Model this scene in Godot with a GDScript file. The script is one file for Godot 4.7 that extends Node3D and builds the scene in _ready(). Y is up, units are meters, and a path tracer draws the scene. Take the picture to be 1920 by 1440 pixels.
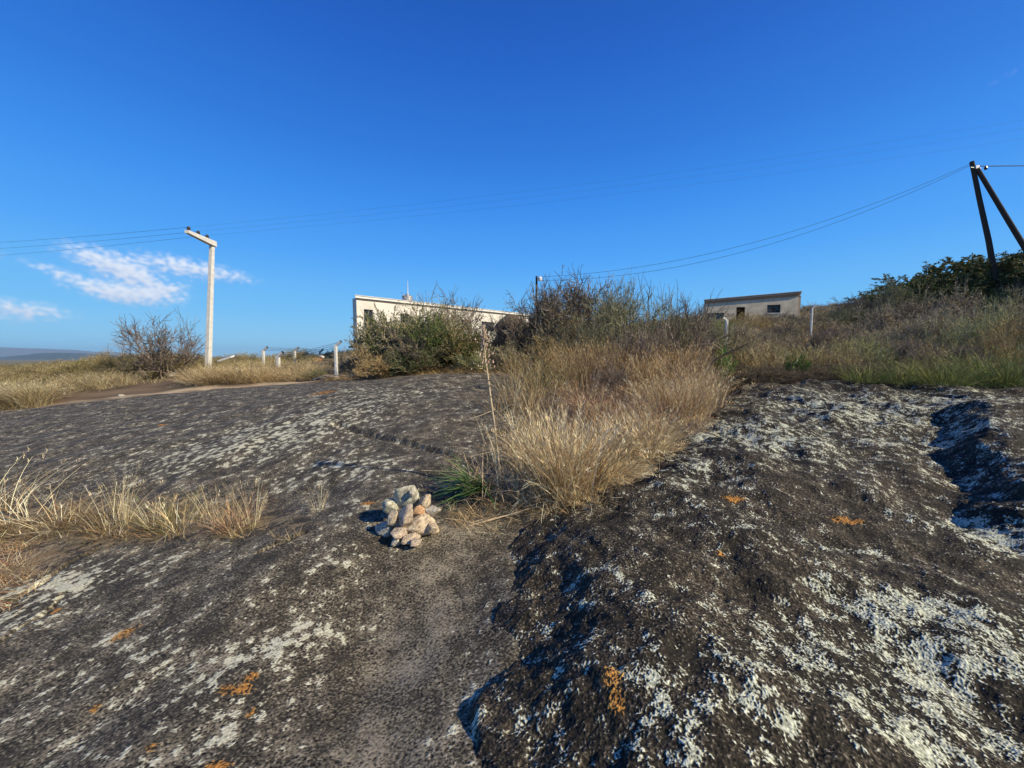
extends Node3D
# A granite outcrop with a small cairn below a scrubby hillside, two houses and power poles under a clear winter sky.

const FOCAL := 720.0            # focal length in pixels of the 1920x1440 photograph
const SUN_AZ := 114.0            # degrees clockwise from straight ahead
const SUN_EL := 34.0
var cam: Camera3D
var taken := {}
var rng := RandomNumberGenerator.new()
var t_start := 0

# ---------------------------------------------------------------- naming and tagging
func numbered(called: String, parent: Node) -> String:
	var key := str(parent.get_instance_id()) + called
	var n: int = taken.get(key, 0)
	taken[key] = n + 1
	return called if n == 0 else "%s_%03d" % [called, n]

func tag(o: Node, label := "", category := "", group := "", kind := "") -> Node:
	if label: o.set_meta("label", label)
	if category: o.set_meta("category", category)
	if group: o.set_meta("group", group)
	if kind: o.set_meta("kind", kind)
	return o

func base(called: String, at: Vector3, label: String, category: String, group := "") -> Node3D:
	var o := Node3D.new()
	o.name = numbered(called, self)
	add_child(o, true)
	o.position = at
	tag(o, label, category, group)
	return o

func part(called: String, mesh: Mesh, mat: Material, parent: Node = self) -> MeshInstance3D:
	var o := MeshInstance3D.new()
	o.name = numbered(called, parent)
	o.mesh = mesh
	o.material_override = mat
	o.cast_shadow = GeometryInstance3D.SHADOW_CASTING_SETTING_ON
	parent.add_child(o, true)
	return o

# ---------------------------------------------------------------- mesh building
class MB:
	var v := PackedVector3Array()
	var n := PackedVector3Array()
	var c := PackedColorArray()
	var i := PackedInt32Array()
	func vert(p: Vector3, nn: Vector3, cc: Color) -> void:
		v.append(p); n.append(nn); c.append(cc)
	func tri(a: int, b: int, d: int) -> void:
		i.append(a); i.append(b); i.append(d)
	func quad(a: Vector3, b: Vector3, d: Vector3, e: Vector3, cc := Color(1, 1, 1)) -> void:  # front seen with a,b,d,e clockwise
		var nn := (d - a).cross(b - a).normalized()
		if nn == Vector3.ZERO: nn = Vector3.UP
		var k := v.size()
		vert(a, nn, cc); vert(b, nn, cc); vert(d, nn, cc); vert(e, nn, cc)
		tri(k, k + 1, k + 2); tri(k, k + 2, k + 3)
	func box(lo: Vector3, hi: Vector3, x := Transform3D.IDENTITY, cc := Color(1, 1, 1)) -> void:
		var p := []
		for k in 8:
			p.append(x * Vector3(hi.x if k & 1 else lo.x, hi.y if k & 2 else lo.y, hi.z if k & 4 else lo.z))
		quad(p[4], p[6], p[7], p[5], cc); quad(p[1], p[3], p[2], p[0], cc)
		quad(p[5], p[7], p[3], p[1], cc); quad(p[0], p[2], p[6], p[4], cc)
		quad(p[2], p[3], p[7], p[6], cc); quad(p[1], p[0], p[4], p[5], cc)
	func bevel_box(lo: Vector3, hi: Vector3, b: float, x := Transform3D.IDENTITY, cc := Color(1, 1, 1)) -> void:
		# chamfered along its four long (local y) edges
		var o := [Vector2(lo.x + b, lo.z), Vector2(hi.x - b, lo.z), Vector2(hi.x, lo.z + b), Vector2(hi.x, hi.z - b), Vector2(hi.x - b, hi.z), Vector2(lo.x + b, hi.z), Vector2(lo.x, hi.z - b), Vector2(lo.x, lo.z + b)]
		for k in 8:
			var a: Vector2 = o[k]
			var d: Vector2 = o[(k + 1) % 8]
			quad(x * Vector3(a.x, lo.y, a.y), x * Vector3(a.x, hi.y, a.y), x * Vector3(d.x, hi.y, d.y), x * Vector3(d.x, lo.y, d.y), cc)
		var m := (lo + hi) / 2
		for k in 8:
			var a: Vector2 = o[k]
			var d: Vector2 = o[(k + 1) % 8]
			var q := v.size()
			var up := (x.basis * Vector3.UP).normalized()
			vert(x * Vector3(m.x, hi.y, m.z), up, cc); vert(x * Vector3(d.x, hi.y, d.y), up, cc); vert(x * Vector3(a.x, hi.y, a.y), up, cc)
			tri(q, q + 1, q + 2)
			vert(x * Vector3(m.x, lo.y, m.z), -up, cc); vert(x * Vector3(a.x, lo.y, a.y), -up, cc); vert(x * Vector3(d.x, lo.y, d.y), -up, cc)
			tri(q + 3, q + 4, q + 5)
	func tube(pts: Array, radii: Array, sides := 5, cc := Color(1, 1, 1), capped := true) -> void:
		var k0 := v.size()
		var side := Vector3.ZERO
		for j in pts.size():
			var d: Vector3 = (pts[mini(j + 1, pts.size() - 1)] - pts[maxi(j - 1, 0)]).normalized()
			if side == Vector3.ZERO:
				side = d.cross(Vector3.UP if absf(d.y) < 0.9 else Vector3.RIGHT).normalized()
			side = (side - d * side.dot(d)).normalized()
			var up := d.cross(side)
			for s in sides:
				var a := TAU * s / sides
				var nn := side * cos(a) + up * sin(a)
				vert(pts[j] + nn * float(radii[j]), nn, cc)
		for j in pts.size() - 1:
			for s in sides:
				var a := k0 + j * sides + s
				var b := k0 + j * sides + (s + 1) % sides
				tri(a, a + sides, b); tri(b, a + sides, b + sides)
		if capped:
			for e in 2:
				var j := 0 if e == 0 else pts.size() - 1
				var k := v.size()
				var d: Vector3 = (pts[1] - pts[0]).normalized() * -1.0 if e == 0 else (pts[-1] - pts[-2]).normalized()
				for s in sides:
					vert(v[k0 + j * sides + s], d, cc)
				for s in range(1, sides - 1):
					if e == 0: tri(k, k + s, k + s + 1)
					else: tri(k, k + s + 1, k + s)
	func lathe(prof: Array, sides: int, at := Vector3.ZERO, cc := Color(1, 1, 1)) -> void:   # prof: Vector2(radius, height), upwards
		for j in prof.size() - 1:
			for s in sides:
				var a := TAU * s / sides
				var b := TAU * (s + 1) / sides
				var p: Vector2 = prof[j]
				var q: Vector2 = prof[j + 1]
				quad(at + Vector3(cos(b) * p.x, p.y, sin(b) * p.x), at + Vector3(cos(b) * q.x, q.y, sin(b) * q.x), at + Vector3(cos(a) * q.x, q.y, sin(a) * q.x), at + Vector3(cos(a) * p.x, p.y, sin(a) * p.x), cc)
	func blade(b: Vector3, az: float, lean: float, length: float, w: float, bend: float, cc: Color, segs := 4, twist := 0.0) -> void:
		var out := Vector3(cos(az), 0, sin(az))
		var side := Vector3(-sin(az + twist), 0, cos(az + twist)) * w * 0.5
		var p := b
		var ang := lean
		var k := v.size()
		var step := length / segs
		for s in segs + 1:
			var d := out * sin(ang) + Vector3.UP * cos(ang)
			var f := 1.0 - 0.75 * pow(float(s) / segs, 1.6)
			var nn := side.cross(d).normalized()
			vert(p - side * f, nn, cc); vert(p + side * f, nn, cc)
			p += d * step
			ang += bend / segs
		for s in segs:
			var a := k + s * 2
			tri(a, a + 2, a + 1); tri(a + 1, a + 2, a + 3)
	func leaf(p: Vector3, d: Vector3, side: Vector3, l: float, w: float, cc: Color) -> void:
		var nn := side.cross(d).normalized()
		var k := v.size()
		vert(p, nn, cc); vert(p + d * l * 0.5 + side * w * 0.5, nn, cc); vert(p + d * l, nn, cc); vert(p + d * l * 0.5 - side * w * 0.5, nn, cc)
		tri(k, k + 2, k + 1); tri(k, k + 3, k + 2)
	func slant(above: float, rise: float) -> void:   # what stands that high rises along x
		for k in v.size():
			if v[k].y > above - 0.005: v[k].y += rise * v[k].x
	func mesh() -> ArrayMesh:
		var a := []
		a.resize(Mesh.ARRAY_MAX)
		a[Mesh.ARRAY_VERTEX] = v
		a[Mesh.ARRAY_NORMAL] = n
		a[Mesh.ARRAY_COLOR] = c
		a[Mesh.ARRAY_INDEX] = i
		var m := ArrayMesh.new()
		m.add_surface_from_arrays(Mesh.PRIMITIVE_TRIANGLES, a)
		return m

# ---------------------------------------------------------------- the lie of the land
var ctrl: Array[Vector3] = []
var wts := PackedFloat64Array()
var near_grid := PackedFloat32Array()
var mid_grid := PackedFloat32Array()
const NX0 := -20.0
const NZ0 := -16.0
const NS := 0.1
const NW := 361
const NH := 181
const MX0 := -100.0
const MZ0 := -110.0
const MW := 201
const MH := 141

func px(x: float, y: float, d: float) -> Vector3:   # what stands at that pixel of the photograph, d metres along the view
	return cam.transform * Vector3((x - 960.0) / FOCAL * d, (720.0 - y) / FOCAL * d, -d)

func solve() -> void:
	var n := ctrl.size()
	var m := n + 3
	var rows := []
	for r in m:
		var row := PackedFloat64Array()
		row.resize(m + 1)
		if r < n:
			for k in n:
				row[k] = sqrt(Vector2(ctrl[r].x - ctrl[k].x, ctrl[r].z - ctrl[k].z).length_squared() + 0.49)
			row[r] -= 0.02
			row[n] = 1.0; row[n + 1] = ctrl[r].x; row[n + 2] = ctrl[r].z
			row[m] = ctrl[r].y
		else:
			for k in n:
				row[k] = 1.0 if r == n else (ctrl[k].x if r == n + 1 else ctrl[k].z)
		rows.append(row)
	for k in m:
		var best := k
		for r in range(k + 1, m):
			if absf(rows[r][k]) > absf(rows[best][k]): best = r
		var sw = rows[k]; rows[k] = rows[best]; rows[best] = sw
		var pr: PackedFloat64Array = rows[k]
		for r in range(k + 1, m):
			var row: PackedFloat64Array = rows[r]
			var f := row[k] / pr[k]
			if f != 0.0:
				for q in range(k, m + 1): row[q] -= f * pr[q]
				rows[r] = row
	wts.resize(m)
	for k in range(m - 1, -1, -1):
		var row: PackedFloat64Array = rows[k]
		var s := row[m]
		for q in range(k + 1, m): s -= row[q] * wts[q]
		wts[k] = s / row[k]

func rbf(x: float, z: float) -> float:
	var n := ctrl.size()
	var s := wts[n] + wts[n + 1] * x + wts[n + 2] * z
	for k in n:
		var p := ctrl[k]
		var dx := x - p.x
		var dz := z - p.z
		s += wts[k] * sqrt(dx * dx + dz * dz + 0.49)
	return s

func far_height(x: float, z: float) -> float:
	var r := sqrt(x * x + z * z)
	var a := rad_to_deg(atan2(x, -z))
	var hill := smoothstep(-12.0, 25.0, a) * (1.0 - smoothstep(110.0, 150.0, a))
	var plain := -2.0 - 9.0 * smoothstep(40.0, 400.0, r)
	var top := lerpf(7.0, -12.0, smoothstep(70.0, 500.0, r))
	return lerpf(plain, top, hill)

func make_land() -> void:
	var c := [  # pixel x, pixel y, metres along the view: where the ground was judged to lie
		[960, 1440, 1.25], [700, 1440, 1.3], [350, 1440, 1.34], [0, 1440, 1.43], [0, 1200, 2.15], [0, 1050, 3.1], [300, 1050, 2.8], [300, 1250, 1.85],
		[600, 1200, 1.95], [600, 1050, 2.5], [760, 990, 2.8], [850, 1200, 1.95], [850, 1000, 2.85], [900, 930, 3.4],
		[250, 985, 3.45], [450, 990, 3.22], [0, 955, 4.1], [600, 960, 3.25],
		[0, 850, 6.1], [200, 850, 5.5], [450, 850, 4.9], [650, 850, 4.6], [820, 850, 4.3], [650, 770, 6.5], [450, 780, 7.0], [820, 770, 6.0],
		[820, 706, 9.5], [680, 720, 9.5], [570, 724, 10.3], [380, 735, 10.8], [200, 757, 10.1], [0, 778, 9.6],
		[400, 716, 14], [480, 700, 18], [390, 692, 20], [150, 722, 16], [0, 740, 14], [560, 714, 13], [640, 706, 13],
		[1100, 1440, 1.18], [1500, 1440, 1.2], [1920, 1440, 1.3], [1050, 1150, 1.85], [1300, 1100, 2.05], [1700, 1100, 2.15], [2150, 1150, 2.1],
		[1200, 920, 3.15], [1500, 900, 3.4], [1800, 910, 3.5], [1350, 790, 5.4], [1600, 780, 5.8], [1900, 800, 5.3],
		[1400, 718, 9.0], [1650, 716, 8.6], [1900, 724, 8.2], [2200, 724, 7.5],
		[1060, 900, 3.7], [1180, 810, 4.9], [1100, 760, 6.5], [1000, 730, 8.0], [1250, 730, 8.0],
		[1000, 700, 10.5], [1250, 694, 11.0], [820, 702, 12.0], [1500, 694, 11.0], [1750, 692, 11.0], [2050, 690, 10.5],
		[1000, 668, 16], [1250, 655, 16], [1500, 650, 16], [1750, 640, 16], [2050, 630, 16],
		[800, 690, 20], [600, 692, 20], [1000, 652, 25], [1300, 625, 25], [1600, 605, 24], [1850, 585, 22],
		[1400, 616, 34], [1600, 600, 34], [1850, 590, 34], [700, 668, 27], [950, 650, 36], [0, 700, 30], [250, 695, 30], [450, 690, 30], [0, 690, 50], [300, 684, 50], [600, 676, 45]]
	for q in c:
		ctrl.append(px(q[0], q[1], q[2]))
	for q in [[0, 0.18, 1.5], [-3, 0.0, 1], [3, 0.25, 1], [0, 0, 6], [-8, -0.4, 3], [8, 0.6, 2], [14, 1.0, -4], [-14, -0.3, -6], [-20, -0.7, -10], [18, 1.4, -9], [5, 6, -60], [35, 8.5, -50], [50, 8, -20], [-40, -2.0, -20], [-30, -2, 20], [30, 2, 20]]:
		ctrl.append(Vector3(q[0], q[1], q[2]))
	solve()
	near_grid.resize(NW * NH)
	for j in NH:
		for k in NW:
			near_grid[j * NW + k] = rbf(NX0 + k * NS, NZ0 + j * NS) if (j % 2 == 0 and k % 2 == 0) else 0.0
	for j in range(0, NH, 2):
		for k in range(1, NW, 2):
			near_grid[j * NW + k] = smooth4(near_grid, j * NW + k, 1, k > 2 and k < NW - 3)
	for j in range(1, NH, 2):
		for k in NW:
			near_grid[j * NW + k] = smooth4(near_grid, j * NW + k, NW, j > 2 and j < NH - 3)
	mid_grid.resize(MW * MH)
	for j in MH:
		for k in MW:
			var x := MX0 + k
			var z := MZ0 + j
			var r := sqrt(x * x + z * z)
			mid_grid[j * MW + k] = lerpf(rbf(x, z) if r < 75.0 else 0.0, far_height(x, z), smoothstep(42.0, 75.0, r))

func smooth4(a: PackedFloat32Array, at: int, step: int, full: bool) -> float:
	if full:
		return (9.0 * (a[at - step] + a[at + step]) - a[at - 3 * step] - a[at + 3 * step]) / 16.0
	return (a[at - step] + a[at + step]) / 2.0

func gh(x: float, z: float) -> float:
	var u := (x - NX0) / NS
	var w := (z - NZ0) / NS
	if u >= 0.0 and w >= 0.0 and u < NW - 1.001 and w < NH - 1.001:
		var iu := int(u)
		var iw := int(w)
		var k := iw * NW + iu
		u -= iu; w -= iw
		return lerpf(lerpf(near_grid[k], near_grid[k + 1], u), lerpf(near_grid[k + NW], near_grid[k + NW + 1], u), w)
	u = x - MX0
	w = z - MZ0
	if u >= 0.0 and w >= 0.0 and u < MW - 1.001 and w < MH - 1.001:
		var iu := int(u)
		var iw := int(w)
		var k := iw * MW + iu
		u -= iu; w -= iw
		return lerpf(lerpf(mid_grid[k], mid_grid[k + 1], u), lerpf(mid_grid[k + MW], mid_grid[k + MW + 1], u), w)
	return far_height(x, z)

func gp(x: float, d: float) -> Vector3:         # the ground under a pixel column, d metres along the view
	var p := px(x, 672, d)
	p.y = gh(p.x, p.z)
	return p

func pick(x: float, y: float) -> Vector3:       # the ground seen at a pixel
	var d := 0.9
	while d < 90.0:
		var p := px(x, y, d)
		if p.y < surf(p.x, p.z):
			p.y = surf(p.x, p.z)
			return p
		d *= 1.006
	return gp(x, 90)

func surf(x: float, z: float) -> float:
	return maxf(slab_height(x, z), boulder_height(x, z)) if z > -11.0 and absf(x) < 16.0 else gh(x, z)

# ---------------------------------------------------------------- the two rocks
var edge := PackedVector2Array()      # where the right-hand boulder rises from the slab (x, z)
var rim := PackedVector2Array()       # the far rim of the slab
var n_slab := FastNoiseLite.new()
var n_bold := FastNoiseLite.new()
var n_edge := FastNoiseLite.new()
var n_lump := FastNoiseLite.new()
var cracks := []                      # [polyline, half width, depth]

func side_of(line: PackedVector2Array, p: Vector2) -> float:   # signed distance: positive on the right-hand side going along the line
	var best := 1e9
	var sgn := 1.0
	for k in line.size() - 1:
		var a := line[k]
		var d := line[k + 1] - a
		var t := clampf((p - a).dot(d) / d.length_squared(), 0.0, 1.0)
		var e := p - a - d * t
		var q := e.length_squared()
		if q < best:
			best = q
			sgn = signf(d.x * (p.y - a.y) - d.y * (p.x - a.x))
	return sqrt(best) * sgn

func slab_height(x: float, z: float) -> float:
	var h := gh(x, z) + 0.05
	var s := side_of(edge, Vector2(x, z))
	if s > 0.0: h -= 0.35 * smoothstep(0.12, 0.8, s)
	var f := side_of(rim, Vector2(x, z))
	h -= 0.3 * smoothstep(-0.25, 0.6, f)
	h += n_slab.get_noise_2d(x, z) * 0.045
	for c in cracks:
		var bb: Rect2 = c[3]
		if bb.has_point(Vector2(x, z)):
			var q: float = absf(side_of(c[0], Vector2(x + n_edge.get_noise_2d(x * 3.0, z * 3.0) * 0.03, z + n_edge.get_noise_2d(z * 3.0, x * 3.0) * 0.03)))
			if q < c[1]: h -= c[2] * (1.0 - smoothstep(c[1] * 0.1, c[1], q))
	return h

func boulder_height(x: float, z: float) -> float:
	var s := side_of(edge, Vector2(x, z)) + n_edge.get_noise_2d(x, z) * 0.08
	if s < -0.3: return -50.0
	var h := gh(x, z)
	h += 0.03 + 0.10 * smoothstep(0.0, 0.6, s)
	if s < 0.08: h -= (0.08 - s) * 0.9
	var far := smoothstep(3.2, 5.0, -z)
	h -= 0.35 * smoothstep(-0.7, 0.4, -z - 9.3 + 0.12 * x) 
	h += n_bold.get_noise_2d(x, z) * lerpf(0.115, 0.16, far)
	var l := n_lump.get_noise_2d(x, z)
	h += 0.016 * absf(l)
	# a trough at the right and the steep-sided next swell beyond it
	var s2 := (x - 3.1 + z + 2.65) * 0.707 + n_edge.get_noise_2d(x * 0.7, z * 0.7) * 0.12
	var span := smoothstep(-6.5, -4.6, z) * (1.0 - smoothstep(-2.75, -1.95, z))
	h += span * (0.23 * smoothstep(0.05, 0.5, s2) - 0.06 * exp(-s2 * s2 / 0.04))
	return h

func flat_line(pts: Array) -> PackedVector2Array:
	var o := PackedVector2Array()
	for q in pts:
		var p := px(q[0], q[1], q[2])
		o.append(Vector2(p.x, p.z))
	return o

func make_lines() -> void:
	edge = flat_line([[840, 1700, 0.85], [850, 1440, 1.25], [868, 1300, 1.55], [912, 1150, 1.95], [905, 1050, 2.4], [968, 985, 2.8], [1100, 945, 3.2], [1230, 862, 4.0], [1320, 792, 5.2], [1372, 748, 7.0], [1385, 716, 9.2], [1385, 700, 12.0]])
	rim = flat_line([[1700, 700, 10.0], [960, 704, 10.0], [820, 704, 10.2], [680, 716, 10.2], [570, 723, 10.9], [380, 734, 11.1], [200, 757, 10.5], [0, 778, 10.0], [-400, 810, 9.5]])  # positive beyond it
	for n in [n_slab, n_bold, n_edge, n_lump]:
		n.noise_type = FastNoiseLite.TYPE_SIMPLEX_SMOOTH
		n.fractal_type = FastNoiseLite.FRACTAL_FBM
	n_slab.seed = 11; n_slab.frequency = 0.8; n_slab.fractal_octaves = 6; n_slab.fractal_gain = 0.42
	n_bold.seed = 23; n_bold.frequency = 1.0; n_bold.fractal_octaves = 6; n_bold.fractal_gain = 0.5
	n_edge.seed = 5; n_edge.frequency = 2.2; n_edge.fractal_octaves = 4
	n_lump.seed = 8; n_lump.frequency = 9.0; n_lump.fractal_octaves = 3; n_lump.fractal_gain = 0.55
	for q in [[[[630, 795, 5.6], [700, 822, 5.0], [760, 845, 4.6], [830, 868, 4.2], [880, 880, 4.0]], 0.085, 0.05],
			[[[-40, 1290, 2.25], [60, 1215, 2.55], [150, 1145, 2.9], [190, 1120, 3.05]], 0.022, 0.05],
			[[[0, 1330, 2.05], [90, 1260, 2.3], [130, 1215, 2.5]], 0.018, 0.035],
			[[[495, 1052, 2.6], [570, 1018, 2.75]], 0.03, 0.07],
			[[[885, 735, 8.0], [915, 742, 7.6]], 0.05, 0.06]]:
		var l := flat_line(q[0])
		var bb := Rect2(l[0], Vector2.ZERO)
		for p in l: bb = bb.expand(p)
		cracks.append([l, q[1], q[2], bb.grow(0.15)])

# a grid that is fine near the viewer's feet and coarser away from them
func warp_x(u: float, x0: float, x1: float, xc: float, a: float) -> float:
	var u0 := asinh((x0 - xc) / a)
	var u1 := asinh((x1 - xc) / a)
	return xc + a * sinh(lerpf(u0, u1, u))

var res := []
func rock_mesh(height: Callable, x0: float, x1: float, xc: float, a: float, z0: float, z1: float, nx: int, nz: int) -> ArrayMesh:
	var xs := PackedFloat32Array()
	for k in nx: xs.append(warp_x(float(k) / (nx - 1), x0, x1, xc, a))
	var zs := PackedFloat32Array()
	for k in nz: zs.append(-z0 * pow(z1 / z0, float(k) / (nz - 1)))
	res = []
	res.resize(nz)
	var job := func(j: int) -> void:
		var row := PackedFloat32Array()
		row.resize(nx)
		for k in nx:
			row[k] = height.call(xs[k], zs[j]) if absf(xs[k]) < 1.6 * -zs[j] + 1.8 else -50.0
		res[j] = row
	var id := WorkerThreadPool.add_group_task(job, nz, -1, true)
	WorkerThreadPool.wait_for_group_task_completion(id)
	var v := PackedVector3Array()
	var n := PackedVector3Array()
	var uv := PackedVector2Array()
	v.resize(nx * nz); n.resize(nx * nz); uv.resize(nx * nz)
	for j in nz:
		var row: PackedFloat32Array = res[j]
		var up: PackedFloat32Array = res[maxi(j - 1, 0)]
		var dn: PackedFloat32Array = res[mini(j + 1, nz - 1)]
		var dz := zs[mini(j + 1, nz - 1)] - zs[maxi(j - 1, 0)]
		for k in nx:
			var q := j * nx + k
			v[q] = Vector3(xs[k], row[k], zs[j])
			var k0 := maxi(k - 1, 0)
			var k1 := mini(k + 1, nx - 1)
			n[q] = Vector3(-(row[k1] - row[k0]) / (xs[k1] - xs[k0]), 1.0, -(dn[k] - up[k]) / dz).normalized()
			uv[q] = Vector2(float(k) / (nx - 1), float(j) / (nz - 1))
	var idx := PackedInt32Array()
	for j in nz - 1:
		for k in nx - 1:
			var q := j * nx + k
			if v[q].y > -40.0 and v[q + 1].y > -40.0 and v[q + nx].y > -40.0 and v[q + nx + 1].y > -40.0:
				idx.append_array([q, q + nx, q + nx + 1, q, q + nx + 1, q + 1])
	var arr := []
	arr.resize(Mesh.ARRAY_MAX)
	arr[Mesh.ARRAY_VERTEX] = v
	arr[Mesh.ARRAY_NORMAL] = n
	arr[Mesh.ARRAY_TEX_UV] = uv
	arr[Mesh.ARRAY_INDEX] = idx
	var m := ArrayMesh.new()
	m.add_surface_from_arrays(Mesh.PRIMITIVE_TRIANGLES, arr)
	return m

# ---------------------------------------------------------------- rock colour: bare stone, crusts of lichen, litter in the hollows
var tile_fbm := PackedByteArray()
var tile_fbm2 := PackedByteArray()
var tile_cell := PackedByteArray()
var tile_grain := PackedByteArray()

func tile(kind: int, freq: float, octaves: int, seed_: int) -> PackedByteArray:
	var n := FastNoiseLite.new()
	n.noise_type = kind
	n.seed = seed_
	n.frequency = freq
	n.fractal_type = FastNoiseLite.FRACTAL_FBM if octaves > 1 else FastNoiseLite.FRACTAL_NONE
	n.fractal_octaves = octaves
	n.cellular_return_type = FastNoiseLite.RETURN_DISTANCE
	n.cellular_jitter = 0.95
	var im := n.get_seamless_image(1024, 1024)
	im.convert(Image.FORMAT_L8)
	return im.get_data()

func tone(r: float, g: float, b: float) -> Vector3:   # a linear colour as it is stored
	var c := Color(r, g, b).linear_to_srgb()
	return Vector3(c.r, c.g, c.b) * 255.0

func paint_rock(right: bool, x0: float, x1: float, xc: float, a: float, z0: float, z1: float, blobs: Array, oranges: Array, soils: Array) -> Array:
	var size := 2048
	var xs := PackedFloat32Array()
	for k in size: xs.append(warp_x((k + 0.5) / size, x0, x1, xc, a))
	# a coarse map of where crusts grow thick, where litter gathers and where water keeps the stone bare
	var cs := 256
	var cover := PackedFloat32Array()
	var soil := PackedFloat32Array()
	var bare := PackedFloat32Array()
	cover.resize(cs * cs); soil.resize(cs * cs); bare.resize(cs * cs)
	for j in cs:
		var z := -z0 * pow(z1 / z0, (j + 0.5) / cs)
		for k in cs:
			var x := warp_x((k + 0.5) / cs, x0, x1, xc, a)
			var s := 0.0
			for b in blobs:
				var d: float = Vector2((x - b[0]) / b[2], (z - b[1]) / b[3]).length_squared()
				if d < 6.0: s += b[4] * exp(-d)
			cover[j * cs + k] = s
			s = 0.0
			for b in soils:
				var d: float = Vector2((x - b[0]) / b[2], (z - b[1]) / b[3]).length_squared()
				if d < 6.0: s = maxf(s, b[4] * exp(-d))
			soil[j * cs + k] = s
			var e := side_of(edge, Vector2(x, z))
			bare[j * cs + k] = exp(-pow((e + 0.30) / 0.17, 2.0)) * (1.0 - smoothstep(-3.2, -2.4, -z + 0.0) * 0.0) * smoothstep(-4.4, -2.6, z) if not right else 0.0
	var chunks := 64
	var rows := size / chunks
	res = []
	res.resize(chunks)
	var f1 := tile_fbm
	var f2 := tile_fbm2
	var ce := tile_cell
	var gr := tile_grain
	var dark := tone(0.021, 0.0172, 0.0118) if right else tone(0.046, 0.039, 0.027)
	var pale := tone(0.135, 0.110, 0.078) if right else tone(0.245, 0.208, 0.145)
	var worn := tone(0.30, 0.26, 0.19)
	var crust_a := tone(0.32, 0.345, 0.25) if right else tone(0.50, 0.48, 0.33)
	var crust_b := tone(0.86, 0.90, 0.73) if right else tone(0.86, 0.84, 0.63)
	var straw := tone(0.30, 0.22, 0.12)
	var fleck := tone(0.52, 0.47, 0.37)
	var rust := tone(0.44, 0.17, 0.035)
	var gold := tone(0.70, 0.34, 0.07)
	var job := func(c: int) -> void:
		var col := PackedByteArray()
		var hgt := PackedByteArray()
		col.resize(rows * size * 3)
		hgt.resize(rows * size)
		for r in rows:
			var j := c * rows + r
			var z := -z0 * pow(z1 / z0, (j + 0.5) / size)
			var zl := int(z * 96.0 + 40960) & 1023
			var zm := int(z * 300.0 + 409600) & 1023
			var zh := int(z * 1900.0 + 2048000) & 1023
			var cellk := 840.0 if right else (560.0 if z > -3.6 else 390.0)
			var zc := int(z * cellk + 1024000) & 1023
			var cj := (j * cs / size) * cs
			for k in size:
				var x := xs[k]
				var lo := f1[zl * 1024 + (int(x * 96.0 + 40960) & 1023)] * 0.00392
				var mid := f2[zm * 1024 + (int(x * 300.0 + 409600) & 1023)] * 0.00392
				var hi := f1[zh * 1024 + (int(x * 1900.0 + 2048000) & 1023)] * 0.00392
				var g := gr[zh * 1024 + (int(x * 1900.0 + 2048000) & 1023)] * 0.00392
				var cell := ce[zc * 1024 + (int(x * cellk + 1024000) & 1023)] * 0.00392
				var ck := cj + k * cs / size
				var cov := cover[ck]
				var br := bare[ck]
				var t := clampf((-0.10 if right else 0.0) + (mid - 0.5) * 1.1 + (lo - 0.5) * 1.3 + (hi - 0.5) * 1.7 + (g - 0.5) * 1.9 + 0.40, 0.0, 1.3)
				var p := dark.lerp(pale, t)
				var h := 0.32 + (mid - 0.5) * 0.35 + (hi - 0.5) * 0.30 + (g - 0.5) * 0.22
				# dark pits and pale crystals
				var e := (g - 0.5) * 1.5 + (hi - 0.5) * 0.9
				if e < -0.22: p *= maxf(0.35, 1.0 + (e + 0.22) * 2.2)
				elif e > 0.42: p = p.lerp(fleck, minf((e - 0.42) * 2.6, 0.75))
				if br > 0.02:
					p = p.lerp(worn, clampf(br * (0.12 + 1.0 * (hi - 0.2) + 0.9 * (lo - 0.5) + 0.8 * (g - 0.5)), 0.0, 0.75))
				var m := 0.0
				if right:
					# granular crust: grows in clusters that break up into grains
					m = minf(cov, 1.15) * 0.38 + (lo - 0.5) * 0.65 + (mid - 0.5) * 0.95 + (0.4 - cell) * 0.5 + (hi - 0.5) * 0.7 + (g - 0.5) * 0.55 - 0.345
					m = clampf(m * 7.0, 0.0, 1.0)
				else:
					# rounded patches a few centimetres across
					m = minf(cov, 1.4) * 0.23 + (lo - 0.5) * 0.55 + (mid - 0.5) * 0.5 + (0.4 - cell) * 0.85 + (hi - 0.5) * 0.40 - 0.315 - br * 0.4
					m = clampf(m * 10.0, 0.0, 1.0)
				if m > 0.0:
					var q := clampf(0.5 + (g - 0.5) * 1.3 + (hi - 0.5) * 1.2, 0.0, 1.0)
					p = p.lerp(crust_a.lerp(crust_b, q), m * (0.93 - 0.25 * (1.0 - g)))
					h += m * (0.16 + 0.25 * (g - 0.5))
				var so := soil[ck] + (mid - 0.5) * 0.9 + (hi - 0.5) * 0.4
				if so > 0.42:
					p = p.lerp(straw * (0.55 + 0.7 * g), clampf((so - 0.42) * 4.0, 0.0, 0.85))
				for o in oranges:
					var dx: float = (x - o[0]) / o[2]
					var dz: float = (z - o[1]) / o[3]
					var d := dx * dx + dz * dz
					if d < 2.2:
						var w := clampf((0.75 - d + (mid - 0.5) * 2.0 + (hi - 0.5) * 2.6 + (g - 0.5) * 1.6) * 2.2, 0.0, 1.0)
						p = p.lerp(rust.lerp(gold, clampf(hi * 1.4 - 0.3, 0.0, 1.0)) * (0.55 + 0.7 * g), w * 0.9)
						h += w * 0.08
				var w3 := (r * size + k) * 3
				col[w3] = clampi(int(p.x), 0, 255)
				col[w3 + 1] = clampi(int(p.y), 0, 255)
				col[w3 + 2] = clampi(int(p.z), 0, 255)
				hgt[r * size + k] = clampi(int(h * 255.0), 0, 255)
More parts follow.
